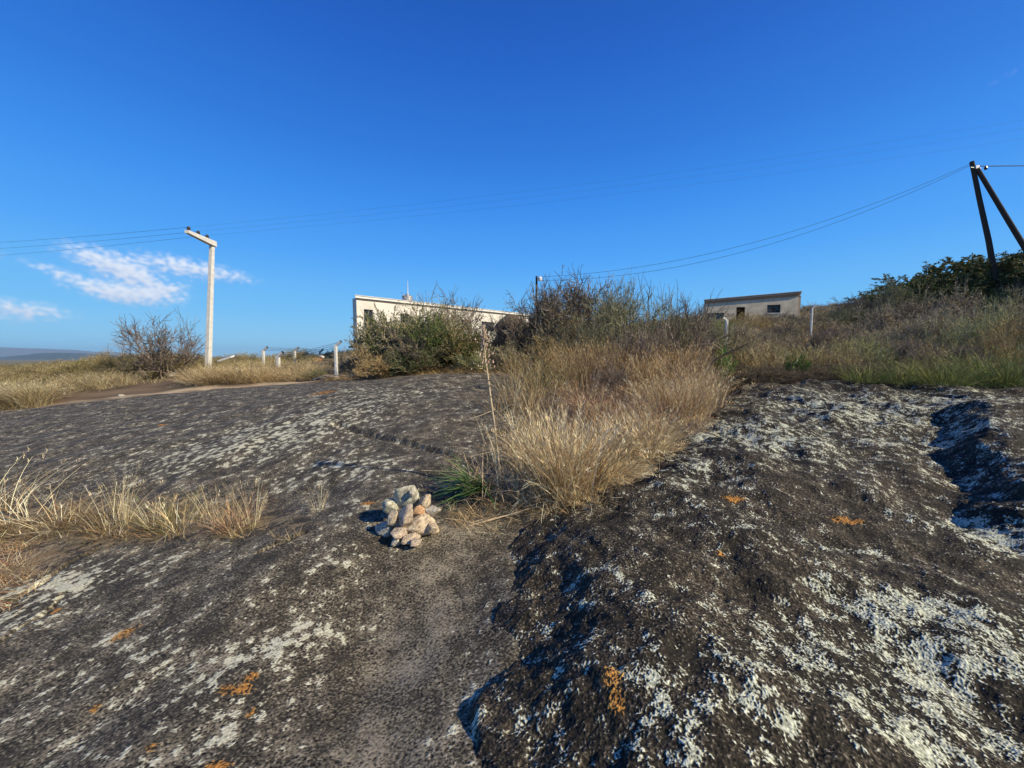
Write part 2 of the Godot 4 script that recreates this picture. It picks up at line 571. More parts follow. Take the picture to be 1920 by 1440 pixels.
		res[c] = [col, hgt]
	var id := WorkerThreadPool.add_group_task(job, chunks, -1, true)
	WorkerThreadPool.wait_for_group_task_completion(id)
	var col := PackedByteArray()
	var hgt := PackedByteArray()
	for c in chunks:
		col.append_array(res[c][0])
		hgt.append_array(res[c][1])
	return [Image.create_from_data(size, size, false, Image.FORMAT_RGB8, col), Image.create_from_data(size, size, false, Image.FORMAT_L8, hgt)]

func rock_material(maps: Array, relief: float, rough: float) -> StandardMaterial3D:
	var m := StandardMaterial3D.new()
	m.albedo_texture = ImageTexture.create_from_image(maps[0])
	m.heightmap_enabled = true
	m.heightmap_texture = ImageTexture.create_from_image(maps[1])
	m.heightmap_scale = relief
	m.roughness = rough
	m.metallic_specular = 0.35
	m.texture_repeat = false
	return m

# ---------------------------------------------------------------- materials
var M := {}
func plain(r: float, g: float, b: float, rough := 0.9, spec := 0.3) -> StandardMaterial3D:
	var m := StandardMaterial3D.new()
	m.albedo_color = Color(r, g, b).linear_to_srgb()
	m.roughness = rough
	m.metallic_specular = spec
	return m

func tinted(rough := 0.85, through := 0.0, spec := 0.2) -> StandardMaterial3D:   # takes its colours from the mesh
	var m := StandardMaterial3D.new()
	m.vertex_color_use_as_albedo = true
	m.roughness = rough
	m.metallic_specular = spec
	m.cull_mode = BaseMaterial3D.CULL_DISABLED
	if through > 0.0:
		m.backlight_enabled = true
		m.backlight = Color(through, through, through)
	return m

func noisy(c0: Color, c1: Color, freq: float, scale: float, rough: float, relief := 0.0, seed_ := 1) -> StandardMaterial3D:
	var n := FastNoiseLite.new()
	n.seed = seed_
	n.frequency = freq
	n.fractal_octaves = 5
	var im := n.get_seamless_image(256, 256)
	im.convert(Image.FORMAT_L8)
	var src := im.get_data()
	var out := PackedByteArray()
	out.resize(256 * 256 * 3)
	var a := c0.linear_to_srgb()
	var b := c1.linear_to_srgb()
	for k in src.size():
		var c := a.lerp(b, src[k] / 255.0)
		out[k * 3] = int(c.r * 255.0); out[k * 3 + 1] = int(c.g * 255.0); out[k * 3 + 2] = int(c.b * 255.0)
	var m := StandardMaterial3D.new()
	m.albedo_texture = ImageTexture.create_from_image(Image.create_from_data(256, 256, false, Image.FORMAT_RGB8, out))
	m.uv1_triplanar = true
	m.uv1_scale = Vector3.ONE * scale
	m.roughness = rough
	m.metallic_specular = 0.3
	if relief > 0.0:
		m.heightmap_enabled = true
		m.heightmap_texture = ImageTexture.create_from_image(im)
		m.heightmap_scale = relief
	return m

func make_materials() -> void:
	M.straw = tinted(0.75, 0.35, 0.25)
	M.leaf = tinted(0.6, 0.4, 0.3)
	M.bark = tinted(0.9)
	for k in 4:   # the bushes of a kind differ a little in hue
		var hue: Color = [Color(1, 1, 1), Color(1.0, 0.95, 0.86), Color(0.93, 1.0, 0.88), Color(0.88, 0.88, 0.90)][k]
		M["leaf%d" % k] = tinted(0.6, 0.4, 0.3)
		M["leaf%d" % k].albedo_color = hue
		M["bark%d" % k] = tinted(0.9)
		M["bark%d" % k].albedo_color = hue
	M.concrete = noisy(Color(0.55, 0.53, 0.48), Color(0.78, 0.76, 0.71), 0.02, 0.8, 0.85, 0.4, 3)
	M.plaster = noisy(Color(0.66, 0.62, 0.54), Color(0.84, 0.80, 0.72), 0.012, 0.16, 0.9, 0.3, 4)
	M.grey_wall = noisy(Color(0.50, 0.42, 0.30), Color(0.74, 0.63, 0.46), 0.015, 0.3, 0.9, 0.4, 5)
	M.trim = plain(0.82, 0.80, 0.76, 0.7)
	M.slab_edge = noisy(Color(0.20, 0.18, 0.15), Color(0.36, 0.32, 0.27), 0.03, 0.7, 0.9, 0.3, 6)
	M.brown_band = noisy(Color(0.30, 0.17, 0.10), Color(0.50, 0.31, 0.18), 0.03, 0.6, 0.85, 0.2, 7)
	M.dark = plain(0.012, 0.011, 0.01, 0.6)
	M.frame = plain(0.10, 0.085, 0.07, 0.6)
	M.red_frame = plain(0.30, 0.10, 0.05, 0.7)
	M.glass = plain(0.02, 0.024, 0.028, 0.06, 0.5)
	M.steel = plain(0.42, 0.43, 0.44, 0.45, 0.5)
	M.steel.metallic = 0.6
	M.wood = noisy(Color(0.035, 0.027, 0.022), Color(0.085, 0.066, 0.05), 0.05, 1.2, 0.9, 0.5, 9)
	M.wire = plain(0.03, 0.03, 0.032, 0.6)
	M.insulator = plain(0.055, 0.03, 0.022, 0.3, 0.5)
	M.thatch = noisy(Color(0.10, 0.07, 0.045), Color(0.26, 0.19, 0.12), 0.06, 0.9, 0.95, 1.5, 10)
	M.orange = noisy(Color(0.45, 0.10, 0.03), Color(0.66, 0.20, 0.07), 0.03, 1.5, 0.8, 0.4, 12)

# ---------------------------------------------------------------- sky
func make_sky() -> PanoramaSkyMaterial:
	var w := 2048
	var h := 1024
	var stops := [[-90.0, 0.20, 0.21, 0.20], [-2.0, 0.26, 0.30, 0.34], [0.0, 0.3272, 0.6352, 0.8696], [2.0, 0.2730, 0.6034, 0.8696], [6.0, 0.1575, 0.4911, 0.8696], [13.4, 0.0698, 0.3360, 0.8465], [20.7, 0.0356, 0.2352, 0.7506], [27.0, 0.0219, 0.1663, 0.6223], [36.0, 0.0126, 0.1085, 0.4966], [43.0, 0.0095, 0.0809, 0.4068], [60.0, 0.0061, 0.0474, 0.2730], [90.0, 0.0045, 0.0321, 0.2006]]
	var clouds := []   # azimuth, elevation, half widths and slope, strength
	for q in [[195, 493, 85, 24, 0.26, 1.1], [262, 520, 62, 19, 0.35, 1.0], [195, 543, 85, 18, 0.18, 1.0], [270, 554, 85, 19, 0.0, 1.05], [110, 512, 55, 9, 0.35, 0.5], [325, 542, 40, 9, -0.3, 0.7], [325, 498, 85, 19, 0.12, 0.95], [415, 513, 80, 14, 0.12, 0.8], [30, 579, 110, 18, 0.10, 1.15], [95, 505, 45, 9, 0.3, 0.3], [15, 600, 60, 8, 0.0, 0.4], [5, 482, 40, 14, 0.2, 0.25], [1890, 140, 90, 6, -0.22, 0.22], [1870, 168, 70, 5, -0.2, 0.14]]:
		var v := cam.transform.basis * Vector3((q[0] - 960.0) / FOCAL, (720.0 - q[1]) / FOCAL, -1.0)
		v = v.normalized()
		var deg := rad_to_deg(1.0) / FOCAL
		var cosv := absf((cam.transform.basis.inverse() * v).z)
		clouds.append([rad_to_deg(atan2(v.x, -v.z)), rad_to_deg(asin(v.y)), q[2] * deg * cosv * cosv, q[3] * deg * cosv, q[4], q[5]])
	var n := FastNoiseLite.new()
	n.seed = 77
	n.frequency = 0.11
	n.fractal_octaves = 6
	n.fractal_gain = 0.55
	var sun := Vector3(sin(deg_to_rad(SUN_AZ)) * cos(deg_to_rad(SUN_EL)), sin(deg_to_rad(SUN_EL)), -cos(deg_to_rad(SUN_AZ)) * cos(deg_to_rad(SUN_EL)))
	res = []
	res.resize(64)
	var job := func(c: int) -> void:
		var out := PackedFloat32Array()
		out.resize(w * (h / 64) * 3)
		var at := 0
		for r in h / 64:
			var el := 90.0 - 180.0 * (c * (h / 64) + r + 0.5) / h
			var k := 0
			while k < stops.size() - 2 and el > stops[k + 1][0]: k += 1
			var t := clampf((el - stops[k][0]) / (stops[k + 1][0] - stops[k][0]), 0.0, 1.0)
			var cr := lerpf(stops[k][1], stops[k + 1][1], t)
			var cg := lerpf(stops[k][2], stops[k + 1][2], t)
			var cb := lerpf(stops[k][3], stops[k + 1][3], t)
			for i in w:
				var az := 360.0 * (i + 0.5) / w - (360.0 if i >= w / 2 else 0.0)
				var red := cr
				var grn := cg
				var blu := cb
				if el > 0.0:
					var d := sun.dot(Vector3(sin(deg_to_rad(az)) * cos(deg_to_rad(el)), sin(deg_to_rad(el)), -cos(deg_to_rad(az)) * cos(deg_to_rad(el))))
					var glow := 0.05 * exp((d - 1.0) * 9.0) + 0.016 * maxf(0.0, d) * maxf(0.0, d)
					red += glow; grn += glow * 1.7; blu += glow * 2.2
					var cl := 0.0
					var low := 0.0
					for q in clouds:
						var dx: float = az - q[0]
						if absf(dx) < 12.0:
							var dy: float = el - q[1] + q[4] * dx
							var e: float = (dx / q[2]) * (dx / q[2]) + (dy / q[3]) * (dy / q[3])
							if e < 5.0:
								var s: float = q[5] * exp(-e * 1.1)
								cl += s
								low += s * clampf(dy / q[3] + 0.4, -1.0, 1.0)
					if cl > 0.02:
						var nz := n.get_noise_2d(az * 9.0 + el * 4.0, el * 24.0) + 0.5 * n.get_noise_2d(az * 26.0, el * 70.0)
						var a := clampf(cl * 0.85 + nz * 0.95 * minf(cl * 2.0, 1.0) - 0.2, 0.0, 1.0)
						a = minf(a * (0.6 + 0.55 * a), 0.95)
						var up := clampf(0.5 + 0.5 * low / maxf(cl, 0.05) + nz * 0.5, 0.0, 1.0)
						red = lerpf(red, lerpf(0.42, 0.76, up), a)
						grn = lerpf(grn, lerpf(0.50, 0.81, up), a)
						blu = lerpf(blu, lerpf(0.70, 0.90, up), a)
				out[at] = red; out[at + 1] = grn; out[at + 2] = blu
				at += 3
		res[c] = out
	var id := WorkerThreadPool.add_group_task(job, 64, -1, true)
	WorkerThreadPool.wait_for_group_task_completion(id)
	var all := PackedFloat32Array()
	for c in 64: all.append_array(res[c])
	var m := PanoramaSkyMaterial.new()
	m.panorama = ImageTexture.create_from_image(Image.create_from_data(w, h, false, Image.FORMAT_RGBF, all.to_byte_array()))
	return m

# ---------------------------------------------------------------- plants
func vary(c: Color, amount: float) -> Color:
	var f := 1.0 + rng.randf_range(-amount, amount)
	var g := rng.randf_range(-amount, amount) * 0.25
	return Color(c.r * f * (1.0 + g), c.g * f, c.b * f * (1.0 - g))

func tussock(seed_: int, count: int, radius: float, height: float, cols: Array, lean := 0.35, bend := 0.7, width := 0.004, heads := 0.3) -> ArrayMesh:
	rng.seed = seed_
	var mb := MB.new()
	for k in count:
		var a := rng.randf() * TAU
		var r := radius * sqrt(rng.randf())
		var b := Vector3(cos(a) * r, -0.03, sin(a) * r)
		var az := a + rng.randfn(0.0, 0.6)
		var l := height * (0.35 + 0.65 * pow(rng.randf(), 0.7))
		var ln := lean * (r / radius) + absf(rng.randfn(0.0, 0.13))
		var bd := bend * rng.randf_range(0.2, 1.3)
		if lean < 1.2 and rng.randf() < 0.16:   # broken and fallen stems
			ln += rng.randf_range(0.3, 0.9)
			bd += rng.randf_range(0.5, 1.6)
			az += rng.randfn(0.0, 1.0)
		var c: Color = vary(cols[rng.randi() % cols.size()], 0.4)
		var w := width * rng.randf_range(0.6, 1.3)
		mb.blade(b, az, ln, l, w, bd, c, 4, rng.randf_range(-1.2, 1.2))
		if rng.randf() < heads:
			# a thin seed head: short bristles along the tip
			var p := b
			var ang := ln
			for s in 4:
				p += (Vector3(cos(az), 0, sin(az)) * sin(ang) + Vector3.UP * cos(ang)) * l / 4
				ang += bd / 4
			for s in 5:
				mb.blade(p - (Vector3(cos(az), 0, sin(az)) * sin(ang) + Vector3.UP * cos(ang)) * l * 0.035 * s, az + rng.randf_range(-2.5, 2.5), ang * 0.6 + 0.25, 0.045, w * 0.9, 0.4, c, 1)
	return mb.mesh()

class Bush:
	var wood := MB.new()
	var fol := MB.new()
	var rng: RandomNumberGenerator
	var bark: Array
	var leaves: Array
	var leafy := 0.5
	var leaf_len := 0.035
	var kids := 4
	var last := 3
	var twig := 0.006
	var crook := 0.4
	func turn(d: Vector3, by: float) -> Vector3:
		var q := Vector3(rng.randfn(), rng.randfn(), rng.randfn())
		return (d + q.normalized() * by).normalized()
	func grow(p: Vector3, d: Vector3, length: float, r: float, level: int) -> void:
		var segs := 3
		var pts := [p]
		var rad := [r]
		var q := p
		var dd := d
		for s in segs:
			dd = turn(dd, crook * 0.6)
			dd = (dd + Vector3(0, 0.05, 0)).normalized()
			q += dd * length / segs
			pts.append(q)
			rad.append(lerpf(r, r * 0.55, (s + 1.0) / segs))
		var col: Color = bark[rng.randi() % bark.size()]
		wood.tube(pts, rad, 4 if level == 0 else 3, col * rng.randf_range(0.75, 1.25), false)
		if level < last:
			for k in kids:
				var t := rng.randf_range(0.25, 1.0) if k > 0 else 1.0
				var f := t * segs
				var s := mini(int(f), segs - 1)
				var at: Vector3 = pts[s].lerp(pts[s + 1], f - s)
				var nd := turn(dd, rng.randf_range(0.7, 1.25) if k > 0 else 0.4)
				if nd.y < -0.25: nd.y *= -0.4
				grow(at, nd.normalized(), length * rng.randf_range(0.5, 0.78), maxf(r * 0.55, twig), level + 1)
		if level >= last - 1:
			var n := int(leafy * (9.0 if level == last else 4.0) + rng.randf())
			for k in n:
				var t := rng.randf_range(0.1, 1.05)
				var f := minf(t * segs, segs - 0.01)
				var s := int(f)
				var at: Vector3 = pts[s].lerp(pts[s + 1], f - s)
				var nd := turn(dd, 1.1)
				var side := nd.cross(Vector3(rng.randfn(), rng.randfn(), rng.randfn())).normalized()
				var c: Color = leaves[rng.randi() % leaves.size()]
				fol.leaf(at, nd, side, leaf_len * rng.randf_range(0.7, 1.4), leaf_len * rng.randf_range(0.4, 0.65), c * rng.randf_range(0.7, 1.3))
			if leafy < 0.5 and rng.randf() < 0.7:   # a thorn-like spur
				var nd := turn(dd, 1.0)
				wood.tube([q, q + nd * 0.07], [twig * 0.8, twig * 0.3], 3, col, false)

var protos := {}   # kind -> [width, height, branches, foliage]
func make_bush(kind: String, seed_: int, stems: int, spread: float, height: float, kids: int, last: int, leafy: float, leaf_len: float, bark: Array, leaves: Array, crook := 0.45, twig := 0.006) -> void:
	rng.seed = seed_
	var b := Bush.new()
	b.rng = rng
	b.bark = bark; b.leaves = leaves; b.leafy = leafy; b.leaf_len = leaf_len; b.kids = kids; b.last = last; b.crook = crook; b.twig = twig
	for k in stems:
		var a := TAU * k / stems + rng.randf_range(-0.4, 0.4)
		var tilt := rng.randf_range(0.1, spread)
		b.grow(Vector3(cos(a) * 0.12, -0.1, sin(a) * 0.12), Vector3(cos(a) * sin(tilt), cos(tilt), sin(a) * sin(tilt)), height * rng.randf_range(0.38, 0.56), 0.024, 0)
	var wm := b.wood.mesh()
	var fm: ArrayMesh = b.fol.mesh() if b.fol.v.size() else null
	var bb := wm.get_aabb()
	protos[kind] = [(bb.size.x + bb.size.z) / 2.0, bb.end.y, wm, fm]

func bush(kind: String, x: float, top: float, d: float, wide: float, label: String, group := "", turn := -1.0, called := "bush", category := "bush") -> Node3D:
	var p: Array = protos[kind]
	var at := gp(x, d)
	var h := maxf((px(x, top, d).y - at.y) * 1.1, 0.3)
	var s: float = h / p[1]
	var sw: float = wide / FOCAL * d / p[0]
	var o := base(called, at, label, category, group)
	o.rotation.y = rng.randf() * TAU if turn < 0.0 else turn
	o.scale = Vector3(sw, s, sw)
	var look := rng.randi() % 4
	if kind in ["bare", "thorn", "dead"] and look == 1: look = 3
	part("branches", p[2], M["bark%d" % look], o)
	if p[3]: part("foliage", p[3], M["leaf%d" % look], o)
	return o

func scatter(called: String, label: String, mesh: Mesh, mat: Material, spots: Array) -> void:   # spots: [Vector3, scale, height scale, tint]
	var mm := MultiMesh.new()
	mm.transform_format = MultiMesh.TRANSFORM_3D
	mm.use_colors = true
	mm.mesh = mesh
	mm.instance_count = spots.size()
	for k in spots.size():
		var s: Array = spots[k]
		var b := Basis(Vector3.UP, rng.randf() * TAU).scaled(Vector3(s[1], s[2], s[1]))
		b = Basis(Vector3(rng.randfn(), 0, rng.randfn()).normalized(), rng.randf() * 0.16) * b
		mm.set_instance_transform(k, Transform3D(b, s[0]))
		mm.set_instance_color(k, s[3])
	var o := MultiMeshInstance3D.new()
	o.multimesh = mm
	o.material_override = mat
	o.name = numbered(called, self)
	add_child(o, true)
	tag(o, label, "grass" if called.contains("grass") else "scrub", "", "stuff")

# ---------------------------------------------------------------- stones
func stone_mesh(seed_: int, size: Vector3, cols: Array, cuts := 13) -> ArrayMesh:
	rng.seed = seed_
	var planes := []
	for k in cuts + 6:
		var d := Vector3(rng.randfn(), rng.randfn(), rng.randfn()).normalized()
		planes.append([d, rng.randf_range(0.50, 0.74)])
	var n := FastNoiseLite.new()
	n.seed = seed_
	n.frequency = 2.5
	n.fractal_octaves = 4
	var mb := MB.new()
	var la := 28
	var lo := 36
	for j in la + 1:
		for k in lo:
			var th := PI * j / la
			var ph := TAU * k / lo
			var d := Vector3(sin(th) * cos(ph), cos(th), sin(th) * sin(ph))
			var r := 1.0
			for p in planes:
				var c: float = d.dot(p[0])
				if c > 0.05: r = minf(r, p[1] / c)
			r *= 1.0 + 0.04 * n.get_noise_3dv(d * 1.4) + 0.03 * n.get_noise_3dv(d * 6.0)
			var t := clampf(0.5 + n.get_noise_3dv(d * 1.1 + Vector3(9, 0, 0)) * 1.3 + 1.1 * n.get_noise_3dv(d * 7.0), 0.0, 0.999)
			var f := t * (cols.size() - 1)
			var c0: Color = cols[int(f)]
			mb.vert(d * r * size * 0.5, Vector3.ZERO, c0.lerp(cols[mini(int(f) + 1, cols.size() - 1)], f - int(f)))
	for j in la:
		for k in lo:
			var a := j * lo + k
			var b := j * lo + (k + 1) % lo
			mb.tri(a, b, b + lo); mb.tri(a, b + lo, a + lo)
	for t in range(0, mb.i.size(), 3):
		var a := mb.v[mb.i[t]]
		var nn := (mb.v[mb.i[t + 2]] - a).cross(mb.v[mb.i[t + 1]] - a)
		for q in 3: mb.n[mb.i[t + q]] += nn
	for k in mb.n.size(): mb.n[k] = mb.n[k].normalized()
	for k in lo:   # poles share a normal
		mb.n[k] = Vector3.UP
		mb.n[la * lo + k] = Vector3.DOWN
	return mb.mesh()

# ---------------------------------------------------------------- houses
func wall_mesh(length: float, height: float, thick: float, holes: Array, drop := 0.0, rise := 0.0) -> ArrayMesh:
	# a wall along +x, outer face at z = 0, openings given as [x0, x1, y0, y1]
	var cx := [0.0, length]
	var cy := [-drop, height]
	for h in holes:
		cx.append_array([h[0], h[1]])
		cy.append_array([h[2], h[3]])
	cx.sort(); cy.sort()
	var mb := MB.new()
	for a in cx.size() - 1:
		for b in cy.size() - 1:
			var x0: float = cx[a]; var x1: float = cx[a + 1]
			var y0: float = cy[b]; var y1: float = cy[b + 1]
			if x1 - x0 < 0.001 or y1 - y0 < 0.001: continue
			var open := false
			for h in holes:
				if (x0 + x1) / 2 > h[0] and (x0 + x1) / 2 < h[1] and (y0 + y1) / 2 > h[2] and (y0 + y1) / 2 < h[3]: open = true
			if open: continue
			mb.quad(Vector3(x0, y0, 0), Vector3(x0, y1, 0), Vector3(x1, y1, 0), Vector3(x1, y0, 0))
			mb.quad(Vector3(x1, y0, -thick), Vector3(x1, y1, -thick), Vector3(x0, y1, -thick), Vector3(x0, y0, -thick))
	for h in holes:
		mb.quad(Vector3(h[0], h[2], -thick), Vector3(h[0], h[2], 0), Vector3(h[1], h[2], 0), Vector3(h[1], h[2], -thick))
		mb.quad(Vector3(h[0], h[3], 0), Vector3(h[0], h[3], -thick), Vector3(h[1], h[3], -thick), Vector3(h[1], h[3], 0))
		mb.quad(Vector3(h[0], h[2], 0), Vector3(h[0], h[2], -thick), Vector3(h[0], h[3], -thick), Vector3(h[0], h[3], 0))
		mb.quad(Vector3(h[1], h[2], -thick), Vector3(h[1], h[2], 0), Vector3(h[1], h[3], 0), Vector3(h[1], h[3], -thick))
	mb.quad(Vector3(0, -drop, -thick), Vector3(0, height, -thick), Vector3(0, height, 0), Vector3(0, -drop, 0))
	mb.quad(Vector3(length, -drop, 0), Vector3(length, height, 0), Vector3(length, height, -thick), Vector3(length, -drop, -thick))
	mb.quad(Vector3(0, height, 0), Vector3(0, height, -thick), Vector3(length, height, -thick), Vector3(length, height, 0))
	mb.slant(height, rise)
	return mb.mesh()

func window(o: Node3D, h: Array, mat: Material, bars_x: int, bars_y: int, called := "window") -> void:
	var f := MB.new()
	var w := 0.06
	var z0 := -0.16
	var z1 := -0.08
	f.box(Vector3(h[0] + 0.004, h[2] + 0.004, z0), Vector3(h[0] + w, h[3] - 0.004, z1))
	f.box(Vector3(h[1] - w, h[2] + 0.004, z0), Vector3(h[1] - 0.004, h[3] - 0.004, z1))
	f.box(Vector3(h[0] + w, h[2] + 0.004, z0 + 0.002), Vector3(h[1] - w, h[2] + w, z1 - 0.002))
	f.box(Vector3(h[0] + w, h[3] - w, z0 + 0.002), Vector3(h[1] - w, h[3] - 0.004, z1 - 0.002))
	for k in bars_x:
		var x: float = lerpf(h[0], h[1], (k + 1.0) / (bars_x + 1))
		f.box(Vector3(x - 0.022, h[2] + w, z0 + 0.006), Vector3(x + 0.022, h[3] - w, z1 - 0.006))
	for k in bars_y:
		var y: float = lerpf(h[2], h[3], (k + 1.0) / (bars_y + 1))
		f.box(Vector3(h[0] + w, y - 0.018, z0 + 0.01), Vector3(h[1] - w, y + 0.018, z1 - 0.01))
	var win := part(called, f.mesh(), mat, o)
	var g := MB.new()
	g.box(Vector3(h[0] + 0.02, h[2] + 0.02, -0.132), Vector3(h[1] - 0.02, h[3] - 0.02, -0.124))
	part("pane", g.mesh(), M.glass, win)

# where a pixel's ray meets the vertical plane of a wall: metres along it and height above the house's base
func on_wall(o: Node3D, x: float, y: float) -> Vector2:
	var inv := o.transform.affine_inverse()
	var a := inv * cam.position
	var d := inv * px(x, y, 1.0) - a
	var p := a - d * (a.z / d.z)
	return Vector2(p.x, p.y)

func on_wall_rect(o: Node3D, x0: float, x1: float, y0: float, y1: float) -> Array:
	var a := on_wall(o, x0, y1)
	var b := on_wall(o, x1, y0)
	return [a.x, b.x, a.y, b.y]

# the plan of a house: its front along +x, its ends running straight back along the line of sight or a little inside it
func plan(o: Node3D, length: float, deep: float, grow := 0.0) -> PackedVector2Array:
	var inv := o.transform.affine_inverse()
	var c := inv * cam.position
	var l := Vector2(-c.x, -c.z)
	var r := Vector2(length - c.x, -c.z)
	var p := PackedVector2Array([Vector2(-grow, grow), Vector2(length + grow, grow), Vector2(length + r.x / -r.y * deep - 0.15 + grow, -deep - grow), Vector2(l.x / -l.y * deep + 0.12 - grow, -deep - grow)])
	return p

func prism(mb: MB, p: PackedVector2Array, y0: float, y1: float, skip_front := false) -> void:
	for k in p.size():
		var a := p[k]
		var b := p[(k + 1) % p.size()]
		if k == 0 and skip_front: continue
		mb.quad(Vector3(a.x, y0, a.y), Vector3(a.x, y1, a.y), Vector3(b.x, y1, b.y), Vector3(b.x, y0, b.y))
	mb.quad(Vector3(p[0].x, y1, p[0].y), Vector3(p[3].x, y1, p[3].y), Vector3(p[2].x, y1, p[2].y), Vector3(p[1].x, y1, p[1].y))
	mb.quad(Vector3(p[1].x, y0, p[1].y), Vector3(p[2].x, y0, p[2].y), Vector3(p[3].x, y0, p[3].y), Vector3(p[0].x, y0, p[0].y))

func end_walls(mb: MB, p: PackedVector2Array, t: float, front_t: float, y0: float, y1: float) -> void:
	for q in [[p[1], p[2], -1.0], [p[3], p[0], 1.0], [p[2], p[3], 0.0]]:
		var a: Vector2 = q[0]
		var b: Vector2 = q[1]
		var d := (b - a).normalized()
		var n := Vector2(-d.y, d.x) * t    # inwards
		if q[2] < 0.0: a += d * (front_t + 0.002) / absf(d.y)
		elif q[2] > 0.0: b -= d * (front_t + 0.002) / absf(d.y)
		else:
			a += d * (t + 0.05); b -= d * (t + 0.05)
		prism(mb, PackedVector2Array([a, b, b + n, a + n]), y0, y1)

func house(called: String, a: Vector3, b: Vector3, y0: float, label: String) -> Node3D:
	var o := base(called, Vector3(a.x, y0, a.z), label, "house")
	var d := Vector3(b.x - a.x, 0, b.z - a.z)
	o.rotation.y = -atan2(d.z, d.x)
	return o

func sag_line(a: Vector3, b: Vector3, sag: float, n := 28) -> Array:
	var o := []
	for k in n + 1:
		var t := float(k) / n
		o.append(a.lerp(b, t) - Vector3(0, 4.0 * sag * t * (1.0 - t), 0))
	return o

func wire(called: String, a: Vector3, b: Vector3, sag: float, r: float, label: String, group: String, category := "cable") -> void:
	var mb := MB.new()
	var pts := sag_line(a, b, sag)
	var rad := []
	for p in pts: rad.append(r)
	mb.tube(pts, rad, 5)
	tag(part(called, mb.mesh(), M.wire), label, category, group)

func fence_post(x: float, top: float, d: float, bent: Vector3, w: float, label: String) -> Vector3:
	var at := gp(x, d)
	var h := px(x, top, d).y - at.y
	var o := base("fence_post", at, label, "fence post", "white concrete fence posts with bent tops")
	var mb := MB.new()
	mb.bevel_box(Vector3(-w / 2, -0.3, -w / 2), Vector3(w / 2, h, w / 2), 0.015)
	part("shaft", mb.mesh(), M.concrete, o)
	var m2 := MB.new()
	var dir := bent.normalized()
	var s := dir.cross(Vector3.BACK).normalized()
	var x2 := Transform3D(Basis(s, dir, s.cross(dir)), Vector3(0, h - 0.03, 0))
	m2.bevel_box(Vector3(-w * 0.42, 0, -w * 0.42), Vector3(w * 0.42, bent.length(), w * 0.42), 0.012, x2)
	part("bent_top", m2.mesh(), M.concrete, o)
	return at + Vector3(0, h - 0.03, 0) + bent * 0.9

func _ready() -> void:
	t_start = Time.get_ticks_msec()
	# ------------------------------------------------ camera, sky, sun
	cam = Camera3D.new()
	cam.name = "camera"
	cam.fov = 90.0
	cam.near = 0.05
	cam.far = 30000.0
	cam.position = Vector3(0, 1.55, 0)
	cam.rotation_degrees = Vector3(-3.8, 0, 0)
	add_child(cam)
	cam.current = true
	var we := WorldEnvironment.new()
	we.name = "environment"
	var env := Environment.new()
	env.background_mode = Environment.BG_SKY
	env.sky = Sky.new()
	env.sky.sky_material = make_sky()
	env.tonemap_mode = Environment.TONE_MAPPER_LINEAR
	env.tonemap_exposure = 1.15
	env.sdfgi_enabled = true
	env.ssao_enabled = true
	env.ssil_enabled = true
	env.fog_enabled = true
	env.fog_light_color = Color(0.68, 0.86, 1.0)
	env.fog_density = 0.00007
	we.environment = env
	add_child(we)
	var sun := DirectionalLight3D.new()
	sun.name = "sun"
	sun.light_energy = 1.6
	sun.light_color = Color(1.0, 0.94, 0.80)
	sun.light_angular_distance = 0.5
	sun.shadow_enabled = true
	add_child(sun)
	var az := deg_to_rad(SUN_AZ)
	var el := deg_to_rad(SUN_EL)
	sun.look_at_from_position(Vector3.ZERO, -Vector3(sin(az) * cos(el), sin(el), -cos(az) * cos(el)))

	make_land()
	make_lines()
	make_materials()
	print("land ", Time.get_ticks_msec() - t_start)
	build_ground()
	build_hills()
	build_rocks()
	print("rocks ", Time.get_ticks_msec() - t_start)
	build_houses()
	build_poles()
	build_fence()
	build_shrubs()
	print("shrubs ", Time.get_ticks_msec() - t_start)
	build_grass()
	build_cairn()
	build_small()
	print("done ", Time.get_ticks_msec() - t_start)

